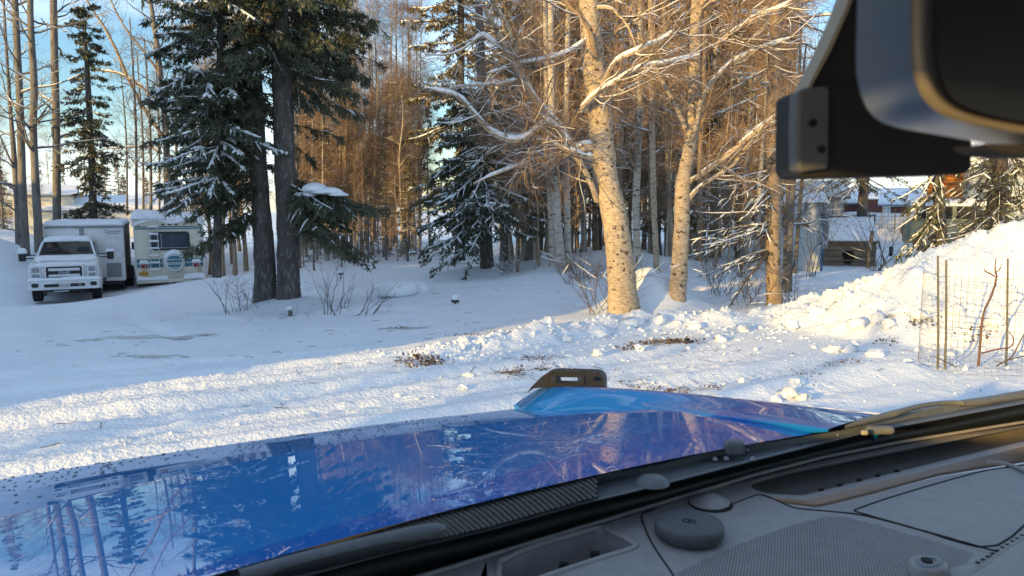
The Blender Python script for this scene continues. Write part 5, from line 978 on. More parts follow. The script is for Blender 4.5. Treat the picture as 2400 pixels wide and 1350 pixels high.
r = RS(123); n_ = 260; T = np.zeros((n_, 3, 3)); T[:, 0, 0] = r.uniform(-7, 5, n_); T[:, 0, 1] = r.uniform(5, 19, n_); d_ = norm(r.randn(n_, 3) * [1, 1, .1]) * r.uniform(.03, .16, (n_, 1)); T[:, 1] = T[:, 0] + d_ * .5; T[:, 2] = T[:, 0] + d_
for k_ in range(3): T[:, k_, 2] = full_z(T[:, k_, 0], T[:, k_, 1]) + .006
tag(mk('fallen_twigs', [tubes(T, np.full((n_, 3), .003), 3)], M['twig_dark'], kind='stuff'), 'fallen twigs and bark crumbs peppering the snow of the yard', 'twigs')
# grey ice worn through the packed snow of the drive
M['ice'] = mat('grey_gritty_ice', (.42, .44, .44), (.60, .63, .66), .35, 9, 5, stretch=(1, 3, 1), c3=(.24, .23, .21), c3scale=14, c3lo=.55, c3hi=.7)
for (px, py, rx, ry, lb) in ((335, 790, .62, .20, 'grey gritty ice patch worn in the drive, larger and farther one'), (430, 786, .35, .08, 'thin grey ice streak just right of the larger patch'), (350, 838, .38, .10, 'small grey ice streak nearer on the shaded drive'), (945, 770, .3, .08, 'dirty ice scrape in the shaded berm')):
    c = G(px, py); a = np.linspace(0, 6.283, 30, endpoint=False); V_ = [c * [1, 1, 0]]
    for k_ in (.5, 1.): w_ = 1 + .5 * perlin(np.cos(a) * 2 + px, np.sin(a) * 2) * 2; V_ += [np.array([c[0] + rx * k_ * math.cos(q) * w * 1.3, c[1] + ry * k_ * math.sin(q) * w, 0]) for q, w in zip(a, w_)]
    V_ = np.array(V_); V_[:, 2] = full_z(V_[:, 0], V_[:, 1]) + .004; tag(mk('ice_patch', [(V_, [(0, 1 + i, 1 + (i + 1) % 30) for i in range(30)] + [(1 + i, 31 + i, 31 + (i + 1) % 30, 1 + (i + 1) % 30) for i in range(30)])], M['ice'], smooth=True, kind='structure'), lb)
# wire cage round the sapling
pcg = G(2280, 862); cx, cy = pcg[0], pcg[1] + .0; Rr = .52
wc = thing('wire_cage', 'round wire mesh cage on three green stakes in front of the bright snow pile', 'plant cage', (cx, cy, tz(cx, cy)))
hw = 1.02; ang = np.linspace(0, 2 * math.pi, 37); rows_ = []
rgz = RS(9)
for z in np.arange(.02, hw + .01, .065): rows_.append([(Rr * math.cos(a), Rr * math.sin(a), z + .008 * math.sin(a * 3 + z * 5)) for a in ang])
cols_ = [[(Rr * math.cos(a), Rr * math.sin(a), z) for z in np.linspace(-.05, hw, 6)] for a in np.linspace(0, 2 * math.pi, 52, endpoint=False)]
mk('wire_mesh', [tubes(np.array(rows_), np.full((len(rows_), 37), .0011), 4), tubes(np.array(cols_), np.full((52, 6), .001), 4)], M['wire'], wc)
for px, top, bot, w in ((2197, 600, 858, 4.5), (2214, 610, 862, 5), (2362, 606, 852, 4.5)):
    a, b = P(px + (2 if px < 2300 else -3), bot, cy + (-.15 if px < 2300 else .1)), P(px + (1 if px == 2197 else 4 if px == 2214 else 0), top, cy + (-.15 if px < 2300 else .1)); o = np.array([cx, cy, tz(cx, cy)])
    a[2] -= .1; mk('stake', [tubes(np.array([[a - o, (a * .6 + b * .4) - o + [.006, 0, 0], b - o]]), np.array([[.0125, .0115, .0105]]), 8)], M['metal_post'], wc, True)
def twigpath(label, name, paths, mt, cat, seed, buds=0, Y=None, grp=None):
    Y = Y or cy; o0 = P(paths[0][0][0], paths[0][0][1], Y); t = thing(name, label, cat, tuple(o0)); ps_ = []
    for pth in paths:
        q = resample([[*P(a, b, Y + dy), w * .7 * Y / FPX] for a, b, dy, w in pth], 12); ps_.append(tubes(q[None, :, :3] - o0, q[None, :, 3], 7))
    mk('stems', ps_, M[mt], t, True); return t
M['sapling'] = mat('sapling_bark', (.16, .07, .045), (.10, .05, .035), .6, 14, 3)
twigpath('crooked bare sapling inside the wire cage', 'sapling', [[(2292, 866, 0, 4.5), (2296, 820, 0, 4), (2300, 770, 0, 3.8), (2306, 730, .02, 3.5), (2325, 690, .03, 3.4), (2336, 650, .02, 3.2), (2332, 630, 0, 2.2), (2334, 606, 0, 1.4)],
         [(2332, 648, 0, 2.4), (2318, 640, 0, 2.6), (2308, 636, 0, 1.4)], [(2331, 640, 0, 2), (2342, 632, 0, 1.8), (2348, 618, 0, 1)], [(2311, 636, 0, 1.8), (2305, 630, 0, 1)], [(2300, 828, 0, 3), (2340, 818, -.05, 2.6), (2370, 812, -.1, 2.2), (2374, 790, -.1, 1.5), (2355, 770, -.1, .9)]], 'sapling', 'sapling', 1)
twigpath('dark forked twig at the right foot of the wire cage', 'fallen_twig', [[(2335, 858, -.2, 2.6), (2370, 838, -.25, 2.4), (2385, 812, -.25, 2), (2402, 780, -.25, 1.6), (2420, 760, -.25, 1)], [(2360, 845, -.2, 1.8), (2400, 835, -.25, 1.8), (2430, 838, -.3, 1)], [(2330, 845, -.2, 1.2), (2350, 850, -.2, 1.4)]], 'twig_dark', 'twig', 2)
twigpath('dark forked twig at the left foot of the wire cage', 'fallen_twig', [[(2195, 838, -.4, 1.2), (2215, 848, -.4, 1.8), (2240, 860, -.4, 1.6)], [(2225, 842, -.4, .8), (2228, 852, -.4, 1)]], 'twig_dark', 'twig', 3)
# shade casters added out of view on the left: a house, birches and spruces
def off_house():
    cx_, cy_ = -10.75, -.75; t = thing('shade_house', 'unseen timber house added left of the drive to shade it', 'house', (cx_, cy_, -.4), math.atan2(.670, -.742))
    mk('wall', [prism([(0, -1), (13, -1), (13, 6.6), (0, 6.6)], 0, 9), prism([(13, -1), (27, -1), (27, 4.6), (13, 4.6)], .5, 8.5)], M['plywood'], t)
    mk('roof', [prism([(-.4, 6.5), (9.4, 6.5), (4.5, 9.0)], -.4, 13.4, 0), prism([(.1, 4.5), (8.9, 4.5), (4.5, 6.7)], 13.4, 27.4, 0)], M['snow_top'], t)
    for x in (2, 5.5, 9, 12.5, 16, 19.5, 23):
        for z in ((1.6, 4.6) if x < 13 else (1.6,)): f = mk('window', [ringprism(rrect(1.2, 1.3, .01, 1, x, z), rrect(1.05, 1.15, .01, 1, x, z), -.05, 0)], M['dirty_white'], t); mk('pane', [box(x, -.01, z, 1.05, .012, 1.15)], M['dark_glass'], f)
off_house()
for i, (x, y) in enumerate([(-10.6, -3.0), (-9.3, -3.4), (-12.0, -4.6), (-8.2, -4.8)]):
    o = copy_tree(BP[i]); o.location = (x, y, tz(x, y)); s = .62; o.scale = (s, s, s); o['label'] = 'unseen bare birch added to streak its shadow over the drive'; o['group'] = 'birches added to streak the drive with shadow'  # birches added out of view for shadow streaks on the drive
for i, (x, y, s) in enumerate([(-31, 19, 1.1), (-33, 22.5, 1.2), (-36, 25, 1.1), (-34, 19, 1.2), (-38, 29, 1.2), (-29.5, 15, 1), (-37, 22, 1.3), (-41, 31, 1.2), (-40, 26, 1.2), (-14, 2.4, .9), (-17, 5, 1), (-20, -1, 1.2), (-24, 4, 1.1)]):
    o = copy_tree(SPt[i % 4]); o.location = (x, y, tz(x, y)); s *= .62; o.scale = (s * 1.7, s * 1.7, s); o.rotation_euler = (0, 0, i * 1.1); o['label'] = 'unseen dense spruce added left of the drive to shade it'; o['group'] = 'spruces added to shade the drive'  # widened spruces added out of view to block the sun

# ------------------------------------------------------------------ the blue vehicle we sit in
YAW = math.radians(33); CF = np.array([-math.sin(YAW), math.cos(YAW)]); CR = np.array([math.cos(YAW), math.sin(YAW)])
def FR(f, r, z=0): q = CF * f + CR * r; return np.array([q[0], q[1], z])
M['blue_paint'] = mat('blue_car_paint', (.003, .12, .52), None, .6, metal=0, coat=1, coat_ior=1.75, coat_rough=.008, spec=.1, c2=(.004, .14, .56), scale=2.2) if 0 else mat('blue_car_paint', (.002, .125, .46), (.003, .145, .52), .6, 2.2, 3, coat=1, coat_ior=1.75, coat_rough=.008, spec=.1)
M['car_black'] = mat('textured_black_plastic', (.12, .128, .138), (.14, .148, .158), .5, 60, 3, bump=.25, bscale=220, bdist=.002)  # grey raised above black to stand in for surface sheen
M['handle_grey'] = mat('charcoal_moulding', (.024, .025, .026), (.032, .033, .034), .6, 60, 3, bump=.3, bscale=260, bdist=.002)
M['dash'] = mat('dash_vinyl', (.30, .285, .285), (.34, .32, .315), .55, 40, 3, bump=.28, bscale=330, bdist=.0015)
M['dash_dark'] = mat('dash_dark_gap', (.006, .006, .007), None, .8)
M['frit'] = mat('windscreen_black_band', (.006, .007, .009), None, .5)
M['mirror_shell'] = mat('mirror_shell', (.13, .16, .20), None, .3, spec=.8)  # sky reflection put into the blue of the base colour
M['mirror_glass'] = mat('mirror_dark_face', (.004, .004, .005), None, .25, spec=.4)
M['cap'] = mat('charger_cap_rubber', (.085, .085, .09), (.10, .10, .105), .6, 40, 3, bump=.2, bscale=300, bdist=.001)
M['rubber'] = mat('soft_black', (.012, .012, .013), None, .7)
car = thing('vehicle', 'blue four wheel drive seen from its own seat: bonnet, cowl, dash top and mirror', 'vehicle', tuple(FR(0, .7, 0)), YAW)
bpy.context.view_layer.update(); CI = np.array(car.matrix_world.inverted())
def cw(name, parts, mt, parent=None, **k):
    """parts given in world coordinates, stored in the vehicle's frame"""
    if isinstance(parts, tuple): parts = [parts]
    parts = [(np.asarray(V, float) @ CI[:3, :3].T + CI[:3, 3], Fq) for V, Fq in parts]
    return mk(name, parts, mt, parent or car, **k)
def hood_q(f, r):
    d = f - .93; return 1.243 - .080 * d - .035 * d * d - .02 * (r - .5) ** 2
def hit(px, py, fn):
    d = D(px, py); lo, hi = .3, 6.
    for _ in range(40):
        t = (lo + hi) / 2; q = EYE + d * t
        if q[2] > fn(q[:2] @ CF, q[:2] @ CR): lo = t
        else: hi = t
    return EYE + d * lo
def fitfr(pts, fn):
    q = [hit(a, b, fn) for a, b in pts]; f = [v[:2] @ CF for v in q]; r = [v[:2] @ CR for v in q]; c = np.polyfit(r, f, 2); return lambda x: np.polyval(c, x)
fcrease = fitfr([(0, 1215), (300, 1143), (600, 1078), (900, 1022), (1245, 981)], hood_q)
def band_z(f, r): return hood_q(f, r) - .07 * np.clip(f - fcrease(r), 0, None)
front = fitfr([(0, 1121), (300, 1074), (600, 1030), (900, 990), (1200, 957)], band_z)
def hood_z(f, r):
    e = np.clip(f - (front(r) - .035), 0, None); return band_z(f, r) - 9 * e ** 2
def onhood(px, py, dz=0): return hit(px, py, lambda f, r: hood_z(f, r) + dz)
# ridge (right wing crown): lower edge and crown on the hood, from photo
fr_rear = fitfr([(500, 1342), (810, 1269), (1012, 1207), (1200, 1155), (1395, 1112), (1535, 1088), (1702, 1046), (1850, 1026), (1940, 1012)], hood_q)
n1, n2 = 120, 90
rr_ = np.linspace(-.42, 1.62, n1); tt_ = np.linspace(0, 1, n2)
RRg, TTg = np.meshgrid(rr_, tt_); f0 = fr_rear(RRg); f1 = front(RRg) + .03; FFg = f0 + (f1 - f0) * TTg
fcr = fcrease(RRg)
FFg = np.where(np.abs(FFg - fcr) < .009, fcr, FFg)
Zg = hood_z(FFg, RRg); XYg = FFg[..., None] * CF + RRg[..., None] * CR
ii = np.arange(n1 * n2).reshape(n2, n1)
# wing crown
low = [(1204, 951), (1257, 972), (1320, 970), (1450, 966), (1575, 970), (1750, 983), (1945, 1009)]
top = [(1250, 912), (1300, 907), (1412, 908), (1550, 918), (1750, 938), (1900, 953), (2085, 974)]
PN = np.array([-.0788, .1102, .9908]); PC = PN @ np.array([0, 1., 1.25])
def onplane(px, py, dz=0): d = D(px, py); return EYE + d * ((PC + dz - PN @ EYE) / (PN @ d))
lowp = resample([[*onplane(a, b), 0] for a, b in low], 40)[:, :3]
topq = resample([[a, b, 0, 0] for a, b in top], 40)
topp = []
for k_ in range(40):
    d = D(topq[k_, 0], topq[k_, 1]); rt = lowp[k_][:2] @ CR + .13 + .13 * (k_ / 39) ** 2; topp.append(EYE + d * (rt / (d[:2] @ CR)))
topp = np.array(topp)
kk_ = np.arange(40.)
for arr in (lowp, topp):
    for c_ in range(3): arr[:, c_] = np.polyval(np.polyfit(kk_, arr[:, c_], 4), kk_)
lf, lr = lowp[:, :2] @ CF, lowp[:, :2] @ CR; so_ = np.argsort(lf)
fc_ = (FFg[:-1, :-1] + FFg[1:, 1:]) / 2; rc_ = (RRg[:-1, :-1] + RRg[1:, 1:]) / 2; keep_ = rc_.ravel() < np.interp(fc_.ravel(), lf[so_], lr[so_]) + .012
HF = np.stack([ii[:-1, :-1], ii[:-1, 1:], ii[1:, 1:], ii[1:, :-1]], -1).reshape(-1, 4)[keep_]
hood = cw('bonnet', (np.concatenate([XYg, Zg[..., None]], -1).reshape(-1, 3), HF), M['blue_paint'], smooth=True)
m_ = hood.modifiers.new('split', 'EDGE_SPLIT'); m_.split_angle = math.radians(3.0)
out = []
nrm = CR * .09
secs = []
for k_ in range(40):
    a, b = lowp[k_], topp[k_]; m1 = a * .72 + b * .28 + [0, 0, .004]; m2 = a * .38 + b * .62 + [0, 0, .004]; m3 = a * .12 + b * .88 + [0, 0, .003]
    c = b + [*(CR * .03), -.004]; d_ = b + [*(CR * .10), -.03]; e_ = b + [*(CR * .16), -.12]; g_ = b + [*(CR * .18), -.3]
    q_ = 1 - .93 * (k_ / 39.) ** 4; d_ = b + (d_ - b) * q_; e_ = b + (e_ - b) * q_; g_ = b + (g_ - b) * q_
    secs.append([a + np.array([*(CR * .03), -.06]) * q_, a, a * .97 + b * .03 + [0, 0, .002], m1, m2, m3, b, c, d_, e_, g_])
secs = np.array(secs); ns, nk = secs.shape[:2]; iq = np.arange(ns * nk).reshape(ns, nk)
Fw = np.stack([iq[:-1, :-1], iq[:-1, 1:], iq[1:, 1:], iq[1:, :-1]], -1).reshape(-1, 4)
tip = onplane(1203, 950); Vw = np.vstack([secs.reshape(-1, 3), tip]); nose = [(iq[0, j + 1], iq[0, j], len(Vw) - 1) for j in range(nk - 1)]
cw('wing', [(Vw, Fw), (Vw, np.array(nose))], M['blue_paint'], smooth=True)
# front of the wing and nose of the vehicle, down to the bumper
def body_side():
    def prof(r):
        fl = float(front(r)); z = float(hood_z(fl, r)); return [(fl - .06, z - .03), (fl - .01, z - .05), (fl + .0, .9), (fl + .0, .55), (fl + .1, .5), (fl + .08, .3), (fl - .2, .28), (fl - .2, .6)]
    return loft([[FR(f, r, z) for f, z in prof(r)] for r in (-.42, -.1, .2, .5, .8, 1.1)])
cw('grille_panel', [body_side()], M['handle_grey'])
cw('body_side', [loft([[FR(f, -.46 + dr, z) for f, z in ((1.75, .95), (1.8, .4), (1.0, .42), (.9, .42), (-2.6, .42), (-2.6, 1.54), (-.2, 1.56), (.66, 1.56), (.95, 1.15))] for dr in (0, .06)])], M['blue_paint'])  # left flank carried up past the usual belt to block sun
cw('body_side', [loft([[FR(f, 1.5 + dr, z) for f, z in ((1.75, 1.05), (1.8, .4), (1.05, .42), (1.05, 1.15))] for dr in (0, .06)])], M['blue_paint'])
cw('tailgate', [loft([[FR(-2.6, r, z) for r, z in ((-.44, .4), (1.98, .4), (1.98, 1.3), (-.44, 1.3))], [FR(-2.66, r, z) for r, z in ((-.44, .4), (1.98, .4), (1.98, 1.3), (-.44, 1.3))]])], M['blue_paint'])
cw('side_panel', [loft([[FR(f, 2.02 + dr, z) for f, z in ((.78, .42), (.78, 1.1), (.70, 1.2), (-2.6, 1.25), (-2.6, .42))] for dr in (0, .05)])], M['rubber'])
cw('roof', [loft([[FR(f, r, z) for f, z in ((.40, 1.985), (-2.6, 1.99), (-2.6, 2.04), (.34, 2.04))] for r in (-.44, 2.0)])], M['blue_paint'])
cw('headliner', [loft([[FR(f, r, z) for f, z in ((.36, 1.972), (-2.5, 1.975), (-2.5, 1.98), (.36, 1.98))] for r in (-.40, 1.96)])], M['dash'])
for r0, f0_, f1_ in ((-.45, .88, .36), (2.3, .74, .36)): cw('windscreen_pillar', [tubes(np.array([[FR(f0_, r0, 1.2), FR((f0_ + f1_) / 2, r0, 1.62), FR(f1_, r0, 2.0)]]), np.full((1, 3), .035), 8)], M['rubber'], smooth=True)
for r0 in (-.45, 1.99):
    for f in (-.65, -1.75, -2.58): cw('door_pillar', [box(*FR(f, r0, 1.63), .10, .10, .72)], M['rubber'])
    cw('window_rail', [tubes(np.array([[FR(.4, r0, 1.95), FR(-1, r0, 1.97), FR(-2.6, r0, 1.96)]]), np.full((1, 3), .04), 6)], M['rubber'])
    cw('door_top', [tubes(np.array([[FR(.70, r0, 1.50), FR(-.2, r0, 1.56), FR(-2.6, r0, 1.56)]]), np.full((1, 3), .05), 6)], M['rubber'])  # belt line raised out of view to keep sun off the dash
for r0 in (-.42, 1.5):
    for f in (1.25, -1.7): wh = mk('wheel', [lathe([(.05, -.1), (.22, -.1), (.22, .1)], (0, 0, 0), 0, 20)], M['grey_paint'], car, True); wh.location = (r0 - .7, f, .40); ty = mk('tyre', [lathe([(.22, -.13), (.38, -.13), (.405, 0), (.38, .13), (.22, .13)], (0, 0, 0), 0, 28)], M['tyre'], wh, True)
for r0 in (.1, 1.2):  # seats behind the camera
    st_ = cw('seat', [box(*FR(-.75, r0, .95), .5, .16, .95), box(*FR(-.45, r0, .62), .5, .6, .16), box(*FR(-.75, r0, 1.55), .28, .1, .2)], M['rubber'], bevel=.04)
cw('shadow_bumper', [loft([[FR(f, r, z) for f, z in ((1.9, zt_), (2.72, zt_ - .01), (2.85, zt_ - .08), (2.85, .5), (2.5, .42), (1.9, .45))] for r, zt_ in ((-.42, .70), (.5, .76), (1.0, .80), (1.62, .80))])], M['handle_grey'], bevel=.03)  # unseen bumper lengthened forward to cast shadow on the near snow
cw('shadow_wing_end', [loft([[FR(f, r, z) for f, z in ((1.3, 1.0), (1.9, .98), (2.15, .92), (2.2, .84), (2.2, .45), (1.3, .45))] for r in (1.50, 1.68)])], M['blue_paint'], bevel=.03)  # unseen block added ahead of the wing for its shadow
# droplets along the nose of the bonnet
r = RS(77); dps = []
for q in range(420):
    rr = r.uniform(-.25, .98) ; fc_ = fcrease(rr); ff = fc_ + (front(rr) - fc_) * (1 - abs(r.randn()) * .45)
    if ff < fc_ + .01 or ff > front(rr) - .004: continue
    s = r.uniform(.0012, .0038) * (1.25 if rr < .3 else .8); c = FR(ff, rr, hood_z(ff, rr)); V, Fq = lathe([(0, .55), (.6, .42), (1, 0), (1, -.2)], (0, 0, 0), 2, 8); V = V * [s * r.uniform(.8, 1.5), s * r.uniform(.8, 1.6), s] + c; dps.append((V, Fq))
cw('water_droplets', dps, mat('meltwater_droplet', (.02, .045, .10), None, .08, spec=.8), hood, smooth=True, kind='stuff')
# black moulding with slot on the wing crown
def HP(px, py, Y): return P(px, py, Y)
def slab_img(outline, holes, Y0, slope, th, dirn):
    """outline in photo pixels on an upright plane through depth Y0 (+slope per px) thickened away from us"""
    f3 = lambda p, o=0: P(p[0], p[1], Y0 + slope * (p[0] - 1250)) + np.array(dirn) * o
    loops = [outline] + holes; res = geometry.tessellate_polygon([[Vector((a, -b, 0)) for a, b in lp] for lp in loops]); flat = [p for lp in loops for p in lp]; n = len(flat)
    V = [f3(p) for p in flat] + [f3(p, th) for p in flat]; Fq = [tuple(t) for t in res] + [tuple(i + n for i in t[::-1]) for t in res]; o = 0
    for lp in loops:
        for i in range(len(lp)): j = (i + 1) % len(lp); Fq.append((o + i, o + j, o + j + n, o + i + n))
        o += len(lp)
    return np.array(V), Fq
Y0 = topp[6][1] - .02
rd = [(a, b) for a, b in zip([1236, 1246, 1268, 1285, 1292, 1300, 1395, 1404, 1410, 1414, 1416, 1416, 1375, 1300, 1252, 1240], [920, 906, 884, 872, 870, 869, 871, 873, 878, 884, 892, 914, 912, 908, 910, 918])]
slot = [(1306, 885), (1308, 883), (1352, 884), (1354, 886), (1354, 897), (1352, 899), (1310, 898), (1306, 896)]
hd = cw('bonnet_handle', [slab_img(rd, [slot], Y0, .0004, .036, (.35, .93, 0))], M['handle_grey'], bevel=.004, seg=3)
cw('slot_rim', [slab_img([(1298, 876), (1362, 877), (1370, 882), (1370, 899), (1364, 903), (1298, 902), (1290, 896), (1290, 882)], [[(1305, 884), (1355, 885), (1355, 898), (1305, 897)]], Y0 - .0035, .0004, .004, (.35, .93, 0))], M['handle_grey'], hd, bevel=.0015)
for bxp in ((1296, 887), (1360, 888)):
    c = P(bxp[0], bxp[1], Y0 - .006); cw('bolt', [cyl(c, c + [0, .006, 0], .0062, k=14)], M['rubber'], hd); cw('bolt_head', [cyl(c - [0, .002, 0], c + [0, .004, 0], .0028, k=6)], M['chrome'], hd)
# cowl, black band and dash, laid out as lofted strips across the vehicle
def interp(pts, x): pts = np.array(pts, float); return np.interp(x, pts[:, 0], pts[:, 1])
Hl = [(300, 1400), (500, 1342), (600, 1316), (810, 1269), (1012, 1207), (1200, 1155), (1395, 1110), (1535, 1086), (1702, 1044), (1850, 1024), (1952, 1008), (2030, 990), (2082, 973), (2200, 948), (2300, 932), (2400, 920), (2600, 896)]
Bl = [(300, 1470), (500, 1410), (700, 1356), (885, 1305), (1150, 1242), (1374, 1179), (1535, 1140), (1765, 1080), (2035, 1013), (2200, 983), (2400, 946), (2600, 915)]
Al = [(300, 1530), (700, 1435), (900, 1375), (1150, 1298), (1410, 1221), (1671, 1138), (1931, 1070), (2200, 1017), (2400, 988), (2600, 955)]
xs = np.arange(300, 2620, 20.)
def esplit(o, a=32):
    m = o.modifiers.new('split', 'EDGE_SPLIT'); m.split_angle = math.radians(a); return o
def strip(rows, xs_):
    """rows: (curve, z, dpx)"""
    V = np.array([[PZ(x, interp(c, x) + dp, z) for x in xs_] for c, z, dp in rows]); a, b = V.shape[:2]; i = np.arange(a * b).reshape(a, b)
    return V.reshape(-1, 3), np.stack([i[:-1, :-1], i[1:, :-1], i[1:, 1:], i[:-1, 1:]], -1).reshape(-1, 4)
cowl = esplit(cw('cowl', [strip([(Hl, 1.15, -2), (Hl, 1.222, 1), (Hl, 1.226, 5), (Hl, 1.212, 20), (Bl, 1.21, -12), (Bl, 1.214, -5), (Bl, 1.212, 0), (Bl, 1.15, 4)], xs)], M['car_black'], smooth=True), 14)
cw('windscreen_band', [strip([(Bl, 1.208, -2), (Bl, 1.17, 8), (Al, 1.15, -10), (Al, 1.15, 8)], xs)], M['frit'], smooth=True)
# ribs of the air inlet
for i, x in enumerate(np.arange(900, 1392, 12.5)):
    a = PZ(x, interp(Hl, x) + 3, 1.232); b = PZ(x + 62, interp(Bl, x + 62) - 6, 1.218)
    if x + 62 > 1400: b = a + (b - a) * (1400 - x) / 62
    cw('inlet_rib', [tubes(np.array([[a, (a + b) / 2 + [0, 0, .003], b]]), np.full((1, 3), .0036), 6)], mat('inlet_rib_grey', (.085, .08, .07), None, .55) if i == 0 else bpy.data.materials['inlet_rib_grey'], cowl, smooth=True)
cw('inlet_recess', [strip([(Hl, 1.2285, 3), (Bl, 1.2165, -8)], np.arange(900, 1400, 12.5))], M['rubber'], cowl)
for (x0, x1, lift) in ((1395, 1700, .018),):
    w_ = 0
# bump in the cowl and the washer nozzles
cw('cowl_hump', [lathe([(0, .014), (.012, .0135), (.024, .009), (.031, 0)], tuple(PZ(1528, 1132, 1.212)), 2, 20)], M['car_black'], cowl, smooth=True)
nzp = PZ(1720, 1060, 1.225); cw('washer_nozzle', [prism([(-.022, -.006), (.024, -.006), (.018, .022), (-.004, .028), (-.016, .016)], -.014, .014)[0:2] if False else box(*(nzp + [0, 0, .01]), .040, .026, .028)], M['car_black'], cowl, bevel=.008, seg=3)
for a, b in ((1675, 1077), (1702, 1076), (1750, 1055), (1763, 1077), (1960, 1020)): cw('screw', [lathe([(0, .006), (.004, .005), (.006, 0)], tuple(PZ(a, b, 1.216)), 2, 10)], M['lamp_glass'], cowl, smooth=True)
# wipers
def imgtube(name, pts, z, mt, k=8, n=16, flat=1.):
    q = resample([[*PZ(a, b, z + dz), w] for a, b, dz, w in pts], n); V, Fq = tubes(q[None, :, :3], q[None, :, 3], k); return cw(name, [(V, Fq)], mt, smooth=True)
wl = imgtube('wiper', [(560, 1352, .0, .009), (650, 1328, .0, .010), (760, 1302, .003, .0115), (900, 1268, .003, .0115), (1000, 1246, .003, .011), (1035, 1240, .002, .008), (1046, 1243, 0, .003)], 1.235, M['car_black'])
imgtube('wiper_arm', [(640, 1345, 0, .008), (760, 1318, .004, .009), (900, 1285, .004, .008), (1000, 1262, 0, .006)], 1.228, M['rubber'])
wr = imgtube('wiper', [(1975, 1000, -.010, .006), (2075, 975, -.004, .008), (2100, 968, .0, .0075), (2160, 951, .004, .0055), (2220, 944, .005, .0055), (2258, 945, .005, .006)], 1.245, M['car_black'])
imgtube('wiper_arm', [(2252, 946, .002, .008), (2300, 942, .002, .009), (2350, 933, .003, .0105), (2420, 922, .003, .011), (2520, 909, .003, .011)], 1.245, M['car_black'])
kn = PZ(2040, 1010, 1.222); cw('wiper_clip', [box(*(kn + [.02, 0, .002]), .06, .022, .018)], M['car_black'], cowl, bevel=.012, seg=3)
kn = PZ(2026, 1014, 1.23); cw('clip_sun_patch', [box(*kn, .014, .008, .010)], mat('clip_sunlight', (.35, .32, .24), None, .4), cowl, bevel=.003)  # tan block stands in for warm sunlight on the clip
imgtube('windscreen_seal', [(300, 1530, 0, .004), (900, 1376, 0, .004), (1410, 1222, 0, .004), (1931, 1071, 0, .004), (2400, 989, 0, .004), (2600, 957, 0, .004)], 1.152, M['dash'])

# dash
ZD = 1.145
dash = cw('dash', [strip([(Al, ZD - .02, 0), (Al, ZD + .004, 3), (Al, ZD + .003, 14)], xs)], M['dash'], smooth=True)
S = lambda x: interp(Al, x)
# right: recessed tray, raised wall, lower deck
xr = np.arange(1755, 2640, 15.)
c_in = [(1755, 1140), (1770, 1150), (1800, 1158), (1880, 1163), (2060, 1118), (2400, 1035), (2640, 985)]
b_in = [(1755, 1136), (1800, 1122), (1850, 1108), (2060, 1066), (2400, 1001), (2640, 962)]
d_in = [(1755, 1150), (1800, 1168), (1890, 1174), (2060, 1131), (2400, 1048), (2640, 998)]
e_in = [(1755, 1152), (1830, 1178), (1917, 1188), (2060, 1152), (2200, 1114), (2400, 1082), (2640, 1040)]
cw('tray', [strip([(Al, ZD + .003, 14), (b_in, ZD + .002, -3), (b_in, ZD - .002, 0), (b_in, ZD - .045, 4), (c_in, ZD - .045, -3), (c_in, ZD - .004, -1), (c_in, ZD + .002, 1), (d_in, ZD + .001, -2), (d_in, ZD - .006, 1), (e_in, ZD - .055, -4), (e_in, ZD - .060, 2)], xr)], M['dash'], dash, smooth=True)
esplit(bpy.data.objects['tray'])
for x in (1925, 1968, 2014, 2058, 2102): cw('tray_notch', [box(*PZ(x, interp(c_in, x) - 3, ZD - .002), .009, .005, .006)], M['dash_dark'], dash)
# flat top from the left edge to the tray
pocket = [(1150, 1352), (1160, 1308), (1250, 1279), (1395, 1238), (1420, 1240), (1482, 1272), (1490, 1281), (1470, 1290), (1400, 1311), (1306, 1342), (1290, 1352)]
outer = [(1140, S(1140) + 14)] + [(x, S(x) + 14) for x in range(1160, 1761, 40)] + [(1762, 1142), (1775, 1158), (1840, 1180), (1917, 1190), (1990, 1205), (2090, 1228), (2200, 1260), (2317, 1292), (2330, 1330), (2330, 1420), (1100, 1420), (1100, 1420)]
pk = [(1168, 1318), (1250, 1281), (1395, 1240), (1420, 1241), (1482, 1272), (1489, 1281), (1470, 1291), (1400, 1312), (1306, 1343), (1240, 1365), (1175, 1380)]
def plate(outline, holes, z): 
    loops = [outline] + holes; res = geometry.tessellate_polygon([[Vector((a, -b, 0)) for a, b in lp] for lp in loops]); flat = [p for lp in loops for p in lp]; V = np.array([PZ(a, b, z) for a, b in flat]); Fq = []
    for t in res:
        a, b, c = V[t[0]], V[t[1]], V[t[2]]; Fq.append(tuple(t) if np.cross(b - a, c - a)[2] > 0 else tuple(t[::-1]))
    return V, Fq
cw('dash_top', [plate(outer, [pk], ZD + .003)], M['dash'], dash)
fl = lambda z, s: [PZ(a, b, ZD + .003) - [0, 0, z] + (np.mean([PZ(q, w, ZD) for q, w in pk], 0) - PZ(a, b, ZD)) * s for a, b in pk]
n = len(pk); Vp = np.vstack([fl(0, 0), fl(.004, .03), fl(.05, .06)]); cw('pocket', [(Vp, [(i, (i + 1) % n, (i + 1) % n + n, i + n) for i in range(n)] + [(i + n, (i + 1) % n + n, (i + 1) % n + 2 * n, i + 2 * n) for i in range(n)] + [tuple(range(2 * n, 3 * n))])], M['dash'], dash)
for a, b in ((1395, 1302), (1322, 1327)): cw('pocket_clip', [box(*PZ(a, b, ZD - .004), .016, .012, .012)], M['dash_dark'], dash, bevel=.002)
q = resample([[*PZ(a, b, ZD + .003), 0] for a, b in pk + pk[:1]], 60); cw('pocket_rim', [tubes(q[None, :, :3], np.full((1, 60), .0055), 6)], M['dash'], dash, smooth=True)
